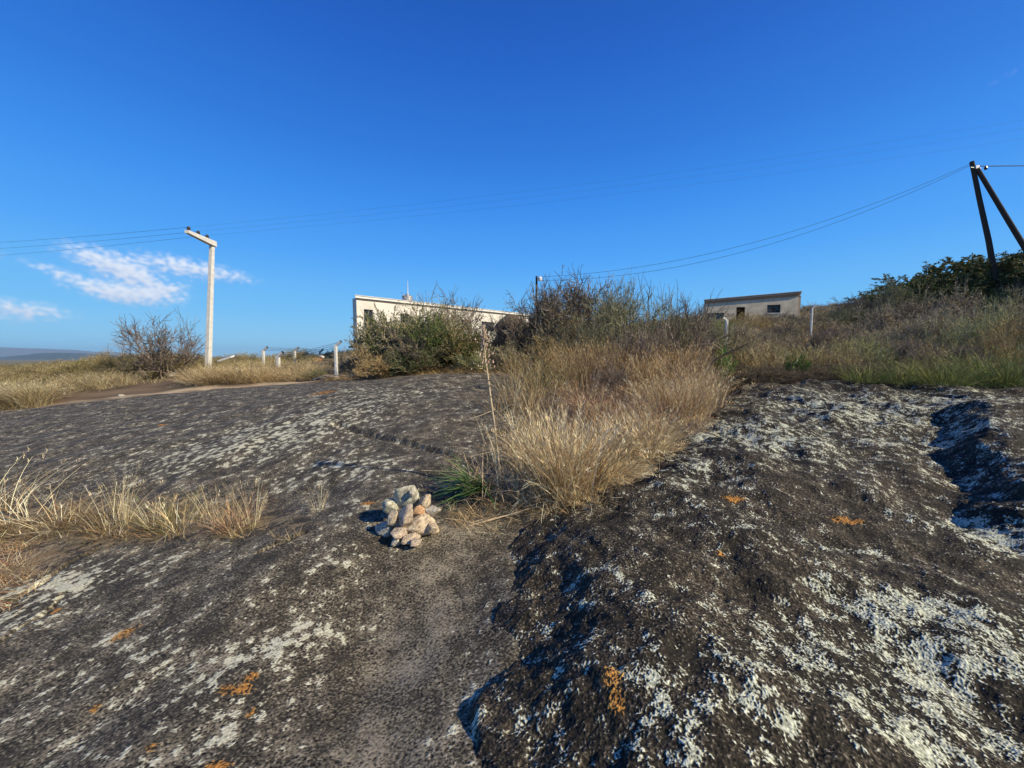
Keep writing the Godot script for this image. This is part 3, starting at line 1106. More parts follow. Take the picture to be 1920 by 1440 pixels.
# ---------------------------------------------------------------- ground and hills
func build_ground() -> void:
	var n := FastNoiseLite.new()
	n.seed = 3
	n.frequency = 0.35
	n.fractal_octaves = 5
	var band := flat_line([[60, 764, 10.7], [200, 752, 11.1], [330, 731, 11.7], [420, 722, 12.1], [590, 714, 12.2]])
	var cnt := 300
	var xs := PackedFloat32Array()
	var zs := PackedFloat32Array()
	for k in cnt:
		var u := 2.0 * k / (cnt - 1) - 1.0
		xs.append(3.5 * sinh(u * asinh(12000.0 / 3.5)))
		zs.append(-8.0 + 3.5 * sinh(u * asinh(12000.0 / 3.5)))
	var mb := MB.new()
	mb.v.resize(cnt * cnt); mb.n.resize(cnt * cnt); mb.c.resize(cnt * cnt)
	for j in cnt:
		for k in cnt:
			var x := xs[k]
			var z := zs[j]
			var r := sqrt(x * x + z * z)
			var y := gh(x, z)
			var under := 0.0
			if z < 1.0 and z > -12.5 and absf(x) < 22.0:
				var p := Vector2(x, z)
				under = 1.0 - smoothstep(-0.9, 0.15, side_of(rim, p))
				if z < -7.0 and x > 3.0: under = 1.0 - smoothstep(-0.9, 0.0, -z - 9.6 + 0.12 * x)
				y -= 0.3 * under
			y += n.get_noise_2d(x, z) * (0.10 if r < 60.0 else 0.5) * (1.0 - under)
			mb.v[j * cnt + k] = Vector3(x, y, z)
			var t := clampf(0.5 + n.get_noise_2d(x * 1.7 + 50.0, z * 1.7) * 1.2, 0.0, 1.0)
			var c := Color(0.12, 0.09, 0.06).lerp(Color(0.25, 0.18, 0.11), t)
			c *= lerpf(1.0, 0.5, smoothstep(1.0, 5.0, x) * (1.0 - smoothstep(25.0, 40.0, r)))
			if r < 30.0:
				var s := absf(side_of(band, Vector2(x, z)) + n.get_noise_2d(x * 3.0, z * 3.0) * 0.8)
				c = c.lerp(Color(0.62, 0.48, 0.31), 1.0 - smoothstep(0.1, 0.45, s))
			else:
				c = c.lerp(Color(0.14, 0.125, 0.075).lerp(Color(0.24, 0.19, 0.10), t), smoothstep(30.0, 60.0, r))
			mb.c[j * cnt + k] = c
	for j in cnt:
		for k in cnt:
			var q := j * cnt + k
			var a := mb.v[j * cnt + mini(k + 1, cnt - 1)] - mb.v[j * cnt + maxi(k - 1, 0)]
			var b := mb.v[mini(j + 1, cnt - 1) * cnt + k] - mb.v[maxi(j - 1, 0) * cnt + k]
			mb.n[q] = b.cross(a).normalized()
			if j < cnt - 1 and k < cnt - 1:
				mb.tri(q, q + cnt + 1, q + cnt) ; mb.tri(q, q + 1, q + cnt + 1)
	var m := tinted(0.95)
	m.cull_mode = BaseMaterial3D.CULL_BACK
	var im := FastNoiseLite.new()
	im.seed = 4; im.frequency = 0.06; im.fractal_octaves = 5
	m.heightmap_enabled = true
	m.uv1_triplanar = true
	m.uv1_world_triplanar = true
	m.uv1_scale = Vector3.ONE * 0.7
	m.heightmap_texture = ImageTexture.create_from_image(im.get_seamless_image(512, 512))
	m.heightmap_scale = 3.0
	tag(part("ground", mb.mesh(), m), "dry sandy ground of the hillside and the plain beyond", "ground", "", "structure")

func build_hills() -> void:
	for q in [["hills", 9500.0, [[-2600, 640], [-1200, 650], [-500, 646], [-100, 649], [0, 651], [60, 653], [120, 655], [200, 660], [280, 664], [380, 668], [520, 671], [700, 675]], Color(0.16, 0.13, 0.11), 21, "long pale distant mountain ridge on the left horizon"],
			["hills", 4800.0, [[-2600, 662], [-600, 664], [0, 669], [40, 666], [75, 662], [110, 661], [150, 662], [185, 664], [240, 667], [330, 669], [430, 671], [640, 676]], Color(0.07, 0.075, 0.06), 22, "lower dark hills in front of the distant ridge at the left horizon"]]:
		var n := FastNoiseLite.new()
		n.seed = q[4]
		n.frequency = 0.004
		n.fractal_octaves = 5
		var pts: Array = q[2]
		var mb := MB.new()
		var cols := 220
		for k in cols + 1:
			var x := lerpf(pts[0][0], pts[-1][0], float(k) / cols)
			var s := 0
			while s < pts.size() - 2 and pts[s + 1][0] < x: s += 1
			var y: float = lerpf(pts[s][1], pts[s + 1][1], smoothstep(pts[s][0], pts[s + 1][0], x))
			var dir := (px(x, 672, 1.0) - cam.position).normalized()
			dir.y = 0
			var flat := dir.normalized()
			var dist: float = q[1] / maxf(0.25, absf(flat.z))
			dist = minf(dist, q[1] * 2.2)
			var up: float = (672.0 - y) / FOCAL * q[1] / maxf(0.25, absf(flat.z)) * absf(flat.z)
			up = (672.0 - y) / FOCAL * dist * maxf(0.25, absf(flat.z))
			for r in 9:
				var f := (r - 4.0) / 4.0
				var p := cam.position + flat * dist * (1.0 + f * 0.16)
				var prof := 1.0 - absf(f)
				p.y = -14.0 + (up + 15.0) * smoothstep(0.0, 1.0, prof) + n.get_noise_2d(p.x, p.z) * up * 0.35 * (1.0 - prof) * prof * 3.0
				mb.vert(p, Vector3.UP, vary(q[3], 0.06))
		for k in cols:
			for r in 8:
				var a := k * 9 + r
				mb.tri(a, a + 1, a + 10); mb.tri(a, a + 10, a + 9)
		for k in mb.n.size(): mb.n[k] = Vector3.ZERO
		for t in range(0, mb.i.size(), 3):
			var a := mb.v[mb.i[t]]
			var nn := (mb.v[mb.i[t + 2]] - a).cross(mb.v[mb.i[t + 1]] - a)
			for w in 3: mb.n[mb.i[t + w]] += nn
		for k in mb.n.size(): mb.n[k] = mb.n[k].normalized()
		tag(part(q[0], mb.mesh(), tinted(0.95)), q[5], "hills", "", "structure")

func blob(x: float, y: float, rx: float, rz: float, s: float) -> Array:
	var p := pick(x, y)
	return [p.x, p.z, rx, rz, s]

func build_rocks() -> void:
	tile_fbm = tile(FastNoiseLite.TYPE_SIMPLEX_SMOOTH, 0.03, 6, 101)
	tile_fbm2 = tile(FastNoiseLite.TYPE_SIMPLEX_SMOOTH, 0.03, 6, 202)
	tile_cell = tile(FastNoiseLite.TYPE_CELLULAR, 0.03, 1, 303)
	tile_grain = tile(FastNoiseLite.TYPE_VALUE, 0.11, 2, 404)
	print("tiles ", Time.get_ticks_msec() - t_start)
	# left slab
	var lb := [blob(140, 1085, 0.55, 0.22, 1.7), blob(60, 1010, 0.45, 0.3, 1.5), blob(0, 1160, 0.3, 0.3, 1.3), blob(500, 820, 1.2, 0.8, 1.0), blob(620, 770, 1.1, 1.0, 0.95), blob(250, 860, 1.4, 0.6, 0.35), blob(330, 780, 1.8, 0.8, 0.2), blob(420, 850, 1.0, 0.5, 0.6), blob(700, 880, 0.5, 0.35, 0.8), blob(640, 860, 0.5, 0.4, 0.7), blob(560, 905, 0.5, 0.3, 0.6), blob(330, 800, 1.2, 0.7, 0.3), blob(780, 740, 0.7, 1.0, 0.55), blob(640, 735, 1.0, 0.7, 0.8), blob(500, 1215, 0.18, 0.12, 1.0), blob(400, 1290, 0.16, 0.14, 1.1), blob(250, 1240, 0.3, 0.16, 0.7), blob(600, 1190, 0.2, 0.2, 0.8), blob(690, 1030, 0.3, 0.2, 0.7), blob(560, 1080, 0.25, 0.2, 0.6), blob(450, 1360, 0.14, 0.12, 0.9), blob(630, 960, 0.3, 0.2, 0.7), blob(200, 1400, 0.5, 0.25, 0.4), blob(100, 1240, 0.5, 0.35, 0.3), blob(620, 1290, 0.25, 0.25, 0.4), blob(740, 1400, 0.12, 0.1, 0.5)]
	var lo := [blob(236, 1189, 0.05, 0.055, 1), blob(445, 1295, 0.075, 0.03, 1), blob(472, 1270, 0.03, 0.03, 1), blob(285, 1400, 0.03, 0.02, 1), blob(180, 1328, 0.02, 0.02, 1), blob(470, 1342, 0.014, 0.03, 1), blob(410, 1438, 0.04, 0.02, 1), blob(610, 737, 0.28, 0.16, 1), blob(690, 943, 0.06, 0.04, 1), blob(305, 797, 0.1, 0.05, 1), blob(100, 1148, 0.03, 0.03, 1)]
	var ls := [blob(100, 985, 1.4, 0.5, 1.0), blob(300, 985, 1.0, 0.35, 1.0), blob(450, 985, 0.5, 0.22, 0.9), blob(20, 1060, 0.5, 0.3, 1.0), blob(560, 985, 0.4, 0.1, 0.55), blob(860, 965, 0.2, 0.07, 0.6), blob(1020, 900, 0.6, 0.9, 1.0), blob(1150, 800, 1.0, 1.6, 1.0), blob(930, 925, 0.35, 0.25, 0.8)]
	var maps := paint_rock(false, -17.0, 3.2, -0.6, 2.4, 0.5, 12.0, lb, lo, ls)
	print("paint ", Time.get_ticks_msec() - t_start)
	var me := rock_mesh(slab_height, -17.0, 3.2, -0.6, 2.4, 0.5, 12.0, 560, 560)
	tag(part("rock_slab", me, rock_material(maps, 0.9, 0.85)), "broad brown granite slab with pale lichen patches on the left", "rock", "", "structure")
	print("slab ", Time.get_ticks_msec() - t_start)
	var rb := [blob(1560, 1240, 0.34, 0.19, 1.2), blob(1750, 1170, 0.36, 0.19, 1.4), blob(1880, 1210, 0.4, 0.24, 1.4), blob(1640, 1320, 0.35, 0.12, 0.5), blob(1850, 1000, 0.35, 0.3, 1.5), blob(1870, 880, 0.5, 0.3, 0.8), blob(1700, 1390, 0.12, 0.12, 1.2), blob(1450, 1370, 0.16, 0.12, 0.8), blob(1210, 1240, 0.12, 0.16, 0.75), blob(1330, 1230, 0.14, 0.1, 0.6), blob(1555, 1115, 0.08, 0.07, 1.2), blob(1620, 1035, 0.14, 0.05, 1.2), blob(1540, 1025, 0.12, 0.05, 1.1), blob(1420, 820, 1.0, 0.7, 0.95), blob(1620, 790, 1.2, 0.8, 0.95), blob(1350, 800, 0.8, 0.7, 0.7), blob(1780, 750, 1.6, 1.0, 0.9), blob(1800, 820, 0.8, 0.3, 1.0), blob(1500, 740, 1.3, 1.0, 0.6), blob(1280, 880, 0.4, 0.4, 0.8), blob(1350, 960, 0.4, 0.25, 0.35), blob(1450, 1000, 0.3, 0.15, 0.4), blob(1050, 1180, 0.2, 0.25, 0.3), blob(1230, 1390, 0.2, 0.15, 0.7), blob(1020, 1350, 0.14, 0.16, 0.45), blob(1850, 1380, 0.2, 0.2, 0.8), blob(1200, 1100, 0.25, 0.2, 0.35)]
	var ro := [blob(1148, 1272, 0.035, 0.035, 1), blob(1158, 1318, 0.035, 0.035, 1), blob(1585, 978, 0.11, 0.035, 1), blob(1375, 935, 0.08, 0.03, 1), blob(1350, 1040, 0.02, 0.02, 1)]
	var rs := [blob(1080, 935, 0.35, 0.12, 0.5), blob(1300, 800, 0.3, 0.5, 0.6), blob(1420, 722, 1.2, 0.9, 0.35)]
	maps = paint_rock(true, -0.7, 15.0, 0.8, 1.8, 0.5, 11.5, rb, ro, rs)
	me = rock_mesh(boulder_height, -0.7, 15.0, 0.8, 1.8, 0.5, 11.5, 560, 450)
	tag(part("boulder", me, rock_material(maps, 1.6, 0.9)), "dark rugged granite boulder crusted with grey lichen filling the right foreground", "rock", "", "structure")

func build_houses() -> void:
	# the white house on the left
	var a := gp(671, 26.0)
	var b := gp(992, 37.0)
	var y0 := cam.position.y - 0.2
	var o := house("white_house", a, b, y0, "long low white flat-roofed house behind the bushes left of centre")
	var len := Vector2(b.x - a.x, b.z - a.z).length()
	var h := on_wall(o, 671, 559).y
	var holes := [on_wall_rect(o, 683, 699, 581, 616), on_wall_rect(o, 751, 767, 589, 617), on_wall_rect(o, 866, 884, 600.5, 619), on_wall_rect(o, 903, 926, 604.5, 621)]
	var deep := 7.5
	part("front_wall", wall_mesh(len, h, 0.24, holes, 1.5), M.plaster, o)
	var mb := MB.new()
	end_walls(mb, plan(o, len, deep), 0.24, 0.24, -1.5, h)
	part("outer_walls", mb.mesh(), M.plaster, o)
	mb = MB.new()
	prism(mb, plan(o, len, deep, 0.1), h, h + 0.14)
	var roof := part("roof", mb.mesh(), M.trim, o)
	mb = MB.new()
	prism(mb, plan(o, len, deep, 0.14), h + 0.142, h + 0.19)
	part("roof_edge", mb.mesh(), M.concrete, roof)
	mb = MB.new()
	mb.box(Vector3(0.002, h - 0.1, 0.002), Vector3(len, h - 0.004, 0.05))
	part("drip_strip", mb.mesh(), M.frame, roof)
	mb = MB.new()
	prism(mb, plan(o, len, deep, -0.35), -0.3, -0.2)
	part("floor", mb.mesh(), M.grey_wall, o)
	window(o, holes[0], M.frame, 1, 0)
	window(o, holes[1], M.frame, 1, 0)
	window(o, holes[2], M.red_frame, 1, 0)
	window(o, holes[3], M.frame, 2, 0)
	for q in [holes[0], holes[1], holes[2], holes[3]]:
		mb = MB.new()
		mb.box(Vector3(q[0] - 0.06, q[2] - 0.07, -0.1), Vector3(q[1] + 0.06, q[2] - 0.003, 0.06))
		part("window_sill", mb.mesh(), M.trim, o)
	# the tank and the mast on its roof
	var tp := px(764, 566, 30.5)
	var roof_y := y0 + h + 0.19
	var tank := base("water_tank", Vector3(tp.x, roof_y, tp.z), "small ribbed metal water tank on the white house roof", "water tank")
	mb = MB.new()
	var prof := [Vector2(0.0, 0.0), Vector2(0.40, 0.0)]
	for k in 7:
		prof.append(Vector2(0.40, 0.05 + k * 0.085)); prof.append(Vector2(0.425, 0.085 + k * 0.085))
	prof.append(Vector2(0.40, 0.66))
	mb.lathe(prof, 24)
	part("drum", mb.mesh(), M.steel, tank)
	mb = MB.new()
	mb.lathe([Vector2(0.43, 0.655), Vector2(0.43, 0.68), Vector2(0.15, 0.82), Vector2(0.14, 0.88), Vector2(0.0, 0.9)], 24)
	part("lid", mb.mesh(), M.steel, tank)
	var mp := px(765, 566, 29.7)
	var mast := base("roof_mast", Vector3(mp.x, roof_y, mp.z), "thin white mast on the white house roof in front of the water tank", "mast")
	mb = MB.new()
	mb.tube([Vector3(0, 0, 0), Vector3(0, 0.9, 0), Vector3(0, 1.75, 0)], [0.035, 0.03, 0.012], 6)
	part("pole", mb.mesh(), M.trim, mast)
	mb = MB.new()
	mb.box(Vector3(-0.1, 0, -0.1), Vector3(0.1, 0.03, 0.1))
	part("foot_plate", mb.mesh(), M.trim, mast)
	# a round thatched shelter at its right end
	var sp := gp(958, 29.0)
	var top := px(958, 590, 29.0).y
	var sh := base("thatched_shelter", sp, "small round shelter with a brown conical roof at the right end of the white house", "shelter")
	mb = MB.new()
	var ht := top - sp.y
	mb.lathe([Vector2(1.32, ht - 1.05), Vector2(1.3, ht - 0.95), Vector2(0.85, ht - 0.45), Vector2(0.4, ht - 0.08), Vector2(0.0, ht)], 28)
	mb.lathe([Vector2(0.0, ht - 0.15), Vector2(1.3, ht - 1.06)], 28)
	part("roof", mb.mesh(), M.thatch, sh)
	for k in 5:
		mb = MB.new()
		mb.tube([Vector3(cos(TAU * k / 5) * 1.05, -0.3, sin(TAU * k / 5) * 1.05), Vector3(cos(TAU * k / 5) * 1.05, ht - 0.8, sin(TAU * k / 5) * 1.05)], [0.07, 0.06], 7)
		part("post", mb.mesh(), M.wood, sh)

	# the unfinished grey house up the slope on the right
	a = gp(1320, 35.0)
	b = gp(1491, 33.4)
	y0 = px(1400, 622, 34.0).y
	o = house("grey_house", a, b, y0, "small unfinished grey house with dark openings on the rise at right")
	len = Vector2(b.x - a.x, b.z - a.z).length()
	h = on_wall(o, 1320, 563).y - 0.32
	var rise: float = (on_wall(o, 1491, 548).y - on_wall(o, 1320, 563).y) / len
	holes = [on_wall_rect(o, 1324, 1358, 586.5, 600), on_wall_rect(o, 1380, 1397, 575.5, 600), on_wall_rect(o, 1438, 1464, 571, 587)]
	part("front_wall", wall_mesh(len, h, 0.2, holes, 1.5, rise), M.grey_wall, o)
	mb = MB.new()
	deep = 6.0
	end_walls(mb, plan(o, len, deep), 0.2, 0.2, -1.5, h)
	mb.slant(h, rise)
	part("outer_walls", mb.mesh(), M.grey_wall, o)
	mb = MB.new()
	prism(mb, plan(o, len, deep, -0.3), -0.3, -0.2)
	part("floor", mb.mesh(), M.grey_wall, o)
	mb = MB.new()
	prism(mb, plan(o, len, deep, 0.06), h, h + 0.20)
	mb.slant(h, rise)
	part("ring_beam", mb.mesh(), M.brown_band, o)
	mb = MB.new()
	prism(mb, plan(o, len, deep, 0.16), h + 0.202, h + 0.34)
	mb.slant(h, rise)
	roof = part("roof", mb.mesh(), M.slab_edge, o)
	mb = MB.new()
	prism(mb, plan(o, len, deep, 0.19), h + 0.342, h + 0.375)
	mb.slant(h, rise)
	part("roof_edge", mb.mesh(), M.grey_wall, roof)
	window(o, holes[2], M.frame, 2, 2)
	window(o, holes[0], M.frame, 1, 0)
	var df := MB.new()
	var q1: Array = holes[1]
	df.box(Vector3(q1[0] + 0.003, q1[2] + 0.003, -0.15), Vector3(q1[0] + 0.07, q1[3] - 0.003, -0.05))
	df.box(Vector3(q1[1] - 0.07, q1[2] + 0.003, -0.15), Vector3(q1[1] - 0.003, q1[3] - 0.003, -0.05))
	df.box(Vector3(q1[0] + 0.07, q1[3] - 0.08, -0.148), Vector3(q1[1] - 0.07, q1[3] - 0.004, -0.052))
	part("door_frame", df.mesh(), M.wood, o)
	for q in [holes[0], holes[2]]:
		mb = MB.new()
		mb.box(Vector3(q[0] - 0.05, q[2] - 0.07, -0.1), Vector3(q[1] + 0.05, q[2] - 0.003, 0.05))
		part("window_sill", mb.mesh(), M.concrete, o)

func build_poles() -> void:
	# concrete pole at left, its arm towards the viewer
	var at := gp(389, 20.0)
	var top := px(397.5, 462, 20.0)
	var o := base("concrete_pole", at, "tall white concrete power pole with a single arm at left", "power pole")
	var mb := MB.new()
	var up := (top - at).normalized()
	var bx := Basis(up.cross(Vector3.BACK).normalized(), up, up.cross(Vector3.BACK).normalized().cross(up))
	var L := (top - at).length()
	for k in 1:
		var w0 := 0.125
		var w1 := 0.092
		var ring := func(y: float, w: float) -> Array:
			var b := w * 0.22
			var r := []
			for q in [[-w + b, -w], [w - b, -w], [w, -w + b], [w, w - b], [w - b, w], [-w + b, w], [-w, w - b], [-w, -w + b]]:
				r.append(bx * Vector3(q[0], y, q[1]))
			return r
		var r0: Array = ring.call(-0.5, w0)
		var r1: Array = ring.call(L, w1)
		for s in 8:
			mb.quad(r0[s], r1[s], r1[(s + 1) % 8], r0[(s + 1) % 8])
	part("shaft", mb.mesh(), M.concrete, o)
	var tip := px(350, 434, 18.05) - at
	var butt := px(402, 458, 20.15) - at
	var dir := (tip - butt).normalized()
	var s := dir.cross(Vector3.UP).normalized()
	var x := Transform3D(Basis(s, dir, s.cross(dir)), butt)
	mb = MB.new()
	var al := (tip - butt).length()
	var ring2 := [[0.0, 0.12, 0.14], [al, 0.09, 0.07]]
	var pr := []
	for q in ring2:
		var w: float = q[1]
		var hh: float = q[2]
		pr.append([x * Vector3(-w, q[0], -hh), x * Vector3(w, q[0], -hh), x * Vector3(w, q[0], hh), x * Vector3(-w, q[0], hh)])
	for k in 4:
		mb.quad(pr[0][k], pr[1][k], pr[1][(k + 1) % 4], pr[0][(k + 1) % 4])
	mb.quad(pr[0][3], pr[0][2], pr[0][1], pr[0][0])
	mb.quad(pr[1][0], pr[1][1], pr[1][2], pr[1][3])
	part("arm", mb.mesh(), M.concrete, o)
	var heads := []
	for t in [0.93, 0.60, 0.27]:
		var p: Vector3 = butt.lerp(tip, t) + Vector3(0, lerpf(0.14, 0.07, t) - 0.02, 0)
		mb = MB.new()
		mb.lathe([Vector2(0.02, 0.0), Vector2(0.025, 0.06), Vector2(0.075, 0.07), Vector2(0.085, 0.11), Vector2(0.05, 0.13), Vector2(0.07, 0.15), Vector2(0.065, 0.19), Vector2(0.03, 0.22), Vector2(0.0, 0.225)], 12, p)
		part("insulator", mb.mesh(), M.insulator, o)
		heads.append(at + p + Vector3(0, 0.19, 0))
	var names := ["nearest", "middle", "farthest"]
	var lefts := [[-250, 462], [-250, 476], [-250, 492]]
	var rights := [[2350, 150], [2350, 168], [2350, 190]]
	for k in 3:
		wire("power_line", heads[k], px(lefts[k][0], lefts[k][1], 34.0 + k * 0.8), 0.25, 0.006, ["upper", "middle", "lower"][k] + " power line running left from the concrete pole arm", "power lines on the concrete pole", "power line")
	for k in 3:
		wire("power_line", heads[k], px(rights[k][0], rights[k][1], 17.5 + k * 0.5), 0.55, 0.0024, ["upper", "middle", "lower"][k] + " thin power line rising right across the sky from the concrete pole", "power lines on the concrete pole", "power line")
	# braced wooden pole at right
	at = gp(1874, 20.0)
	top = px(1822, 303, 20.0)
	o = base("wooden_pole", at, "dark wooden power pole with a slanting brace at the right edge", "power pole")
	mb = MB.new()
	var rel := top - at
	mb.tube([Vector3(0, -0.4, 0) - rel * 0.0, rel * 0.25 + Vector3(0.03, 0, 0), rel * 0.5 + Vector3(0.05, 0, 0.02), rel * 0.75 + Vector3(0.02, 0, 0), rel], [0.13, 0.12, 0.11, 0.1, 0.09], 10)
	part("shaft", mb.mesh(), M.wood, o)
	var foot := gp(1990, 19.0) - at
	var head := px(1832, 316, 19.9) - at
	mb = MB.new()
	mb.tube([foot - Vector3(0, 0.3, 0), foot.lerp(head, 0.3) + Vector3(0.05, 0, 0), foot.lerp(head, 0.62) + Vector3(-0.02, 0.05, 0), head], [0.12, 0.112, 0.105, 0.09], 10)
	part("brace", mb.mesh(), M.wood, o)
	mb = MB.new()
	mb.tube([head + Vector3(-0.35, 0.05, 0), head + Vector3(0.18, 0.0, 0)], [0.03, 0.03], 6)
	mb.box(head + Vector3(-0.12, -0.02, -0.1), head + Vector3(0.06, 0.14, 0.06))
	part("bracket", mb.mesh(), M.steel, o)
	mb = MB.new()
	mb.lathe([Vector2(0.0, -0.09), Vector2(0.05, -0.08), Vector2(0.07, 0.0), Vector2(0.05, 0.08), Vector2(0.0, 0.09)], 10, head + Vector3(0.45, 0.02, 0))
	part("insulator", mb.mesh(), M.insulator, o)
	var hook := at + head + Vector3(0.15, 0.12, 0)
	wire("service_cable", hook, px(2500, 292, 22.0), 0.12, 0.022, "thick dark cable leaving the wooden pole to the right", "")
	# post with a lamp behind the central bush
	at = gp(1006, 24.0)
	top = px(1006, 518, 24.0)
	o = base("lamp_post", at, "thin post with a small white lamp head rising out of the central thorn bush", "lamp post")
	mb = MB.new()
	rel = top - at
	mb.tube([Vector3(0, -0.3, 0), rel * 0.5, rel], [0.08, 0.07, 0.06], 8)
	part("shaft", mb.mesh(), M.wood, o)
	mb = MB.new()
	mb.tube([rel + Vector3(0.05, -0.25, 0.05), rel + Vector3(0.16, -0.12, 0.12)], [0.02, 0.02], 6)
	mb.lathe([Vector2(0.0, -0.32), Vector2(0.12, -0.3), Vector2(0.14, -0.16), Vector2(0.09, -0.06), Vector2(0.0, -0.03)], 12, rel + Vector3(0.2, 0, 0.12))
	part("lamp_head", mb.mesh(), M.trim, o)
	for k in 2:
		var pa := px(1818, 308 + k * 3, 20.0)
		wire("service_cable", pa, at + rel + Vector3(0.0, -0.05 - 0.22 * k, 0.06), 1.25 + 0.22 * k, 0.0085, ["upper", "lower"][k] + " of the two sagging cables between the wooden pole and the lamp post", "sagging cables to the lamp post")

func build_fence() -> void:
	var tops := []
	for q in [[494, 657, 27.0, "leftmost small distant white fence post with a bent top, right of the concrete pole"], [521, 668, 20.0, "white bent-top fence post standing in straw grass, nearer of the left pair"], [553, 657, 30.0, "white bent-top fence post on the skyline beside the orange heap"], [600, 660, 33.0, "faint far fence post just behind the orange heap"], [630, 647, 11.6, "tallest white bent-top fence post just left of the green bushes"]]:
		tops.append(fence_post(q[0], q[1], q[2], Vector3(0.33, 0.26, 0.05) * (1.0 if q[2] > 25.0 else (0.9 if q[2] > 15.0 else 0.55)), 0.15 if q[2] > 25.0 else (0.17 if q[2] > 15.0 else 0.085), q[3]))
	fence_post(1360, 600, 12.4, Vector3(-0.17, 0.1, 0.05), 0.08, "slim pale fence post with its bent top to the left below the grey house")
	fence_post(1518, 578, 13.0, Vector3(0.08, 0.13, 0.03), 0.055, "stout pale fence post among bushes right of the grey house")
	for k in 3:
		var drop := Vector3(-0.11, -0.09, 0) * k
		wire("barbed_wire", tops[2] + drop, tops[3] + drop, 0.05, 0.012, ["top", "middle", "bottom"][k] + " strand of fence wire between the two far posts by the orange heap", "fence wire strands")
		wire("barbed_wire", tops[1] + drop, tops[4] + drop, 0.08, 0.006, ["top", "middle", "bottom"][k] + " strand of fence wire from the straw grass post to the tallest post", "fence wire strands")
		wire("barbed_wire", tops[0] + drop, tops[2] + drop, 0.05, 0.009, ["top", "middle", "bottom"][k] + " strand of fence wire between the two small distant posts", "fence wire strands")

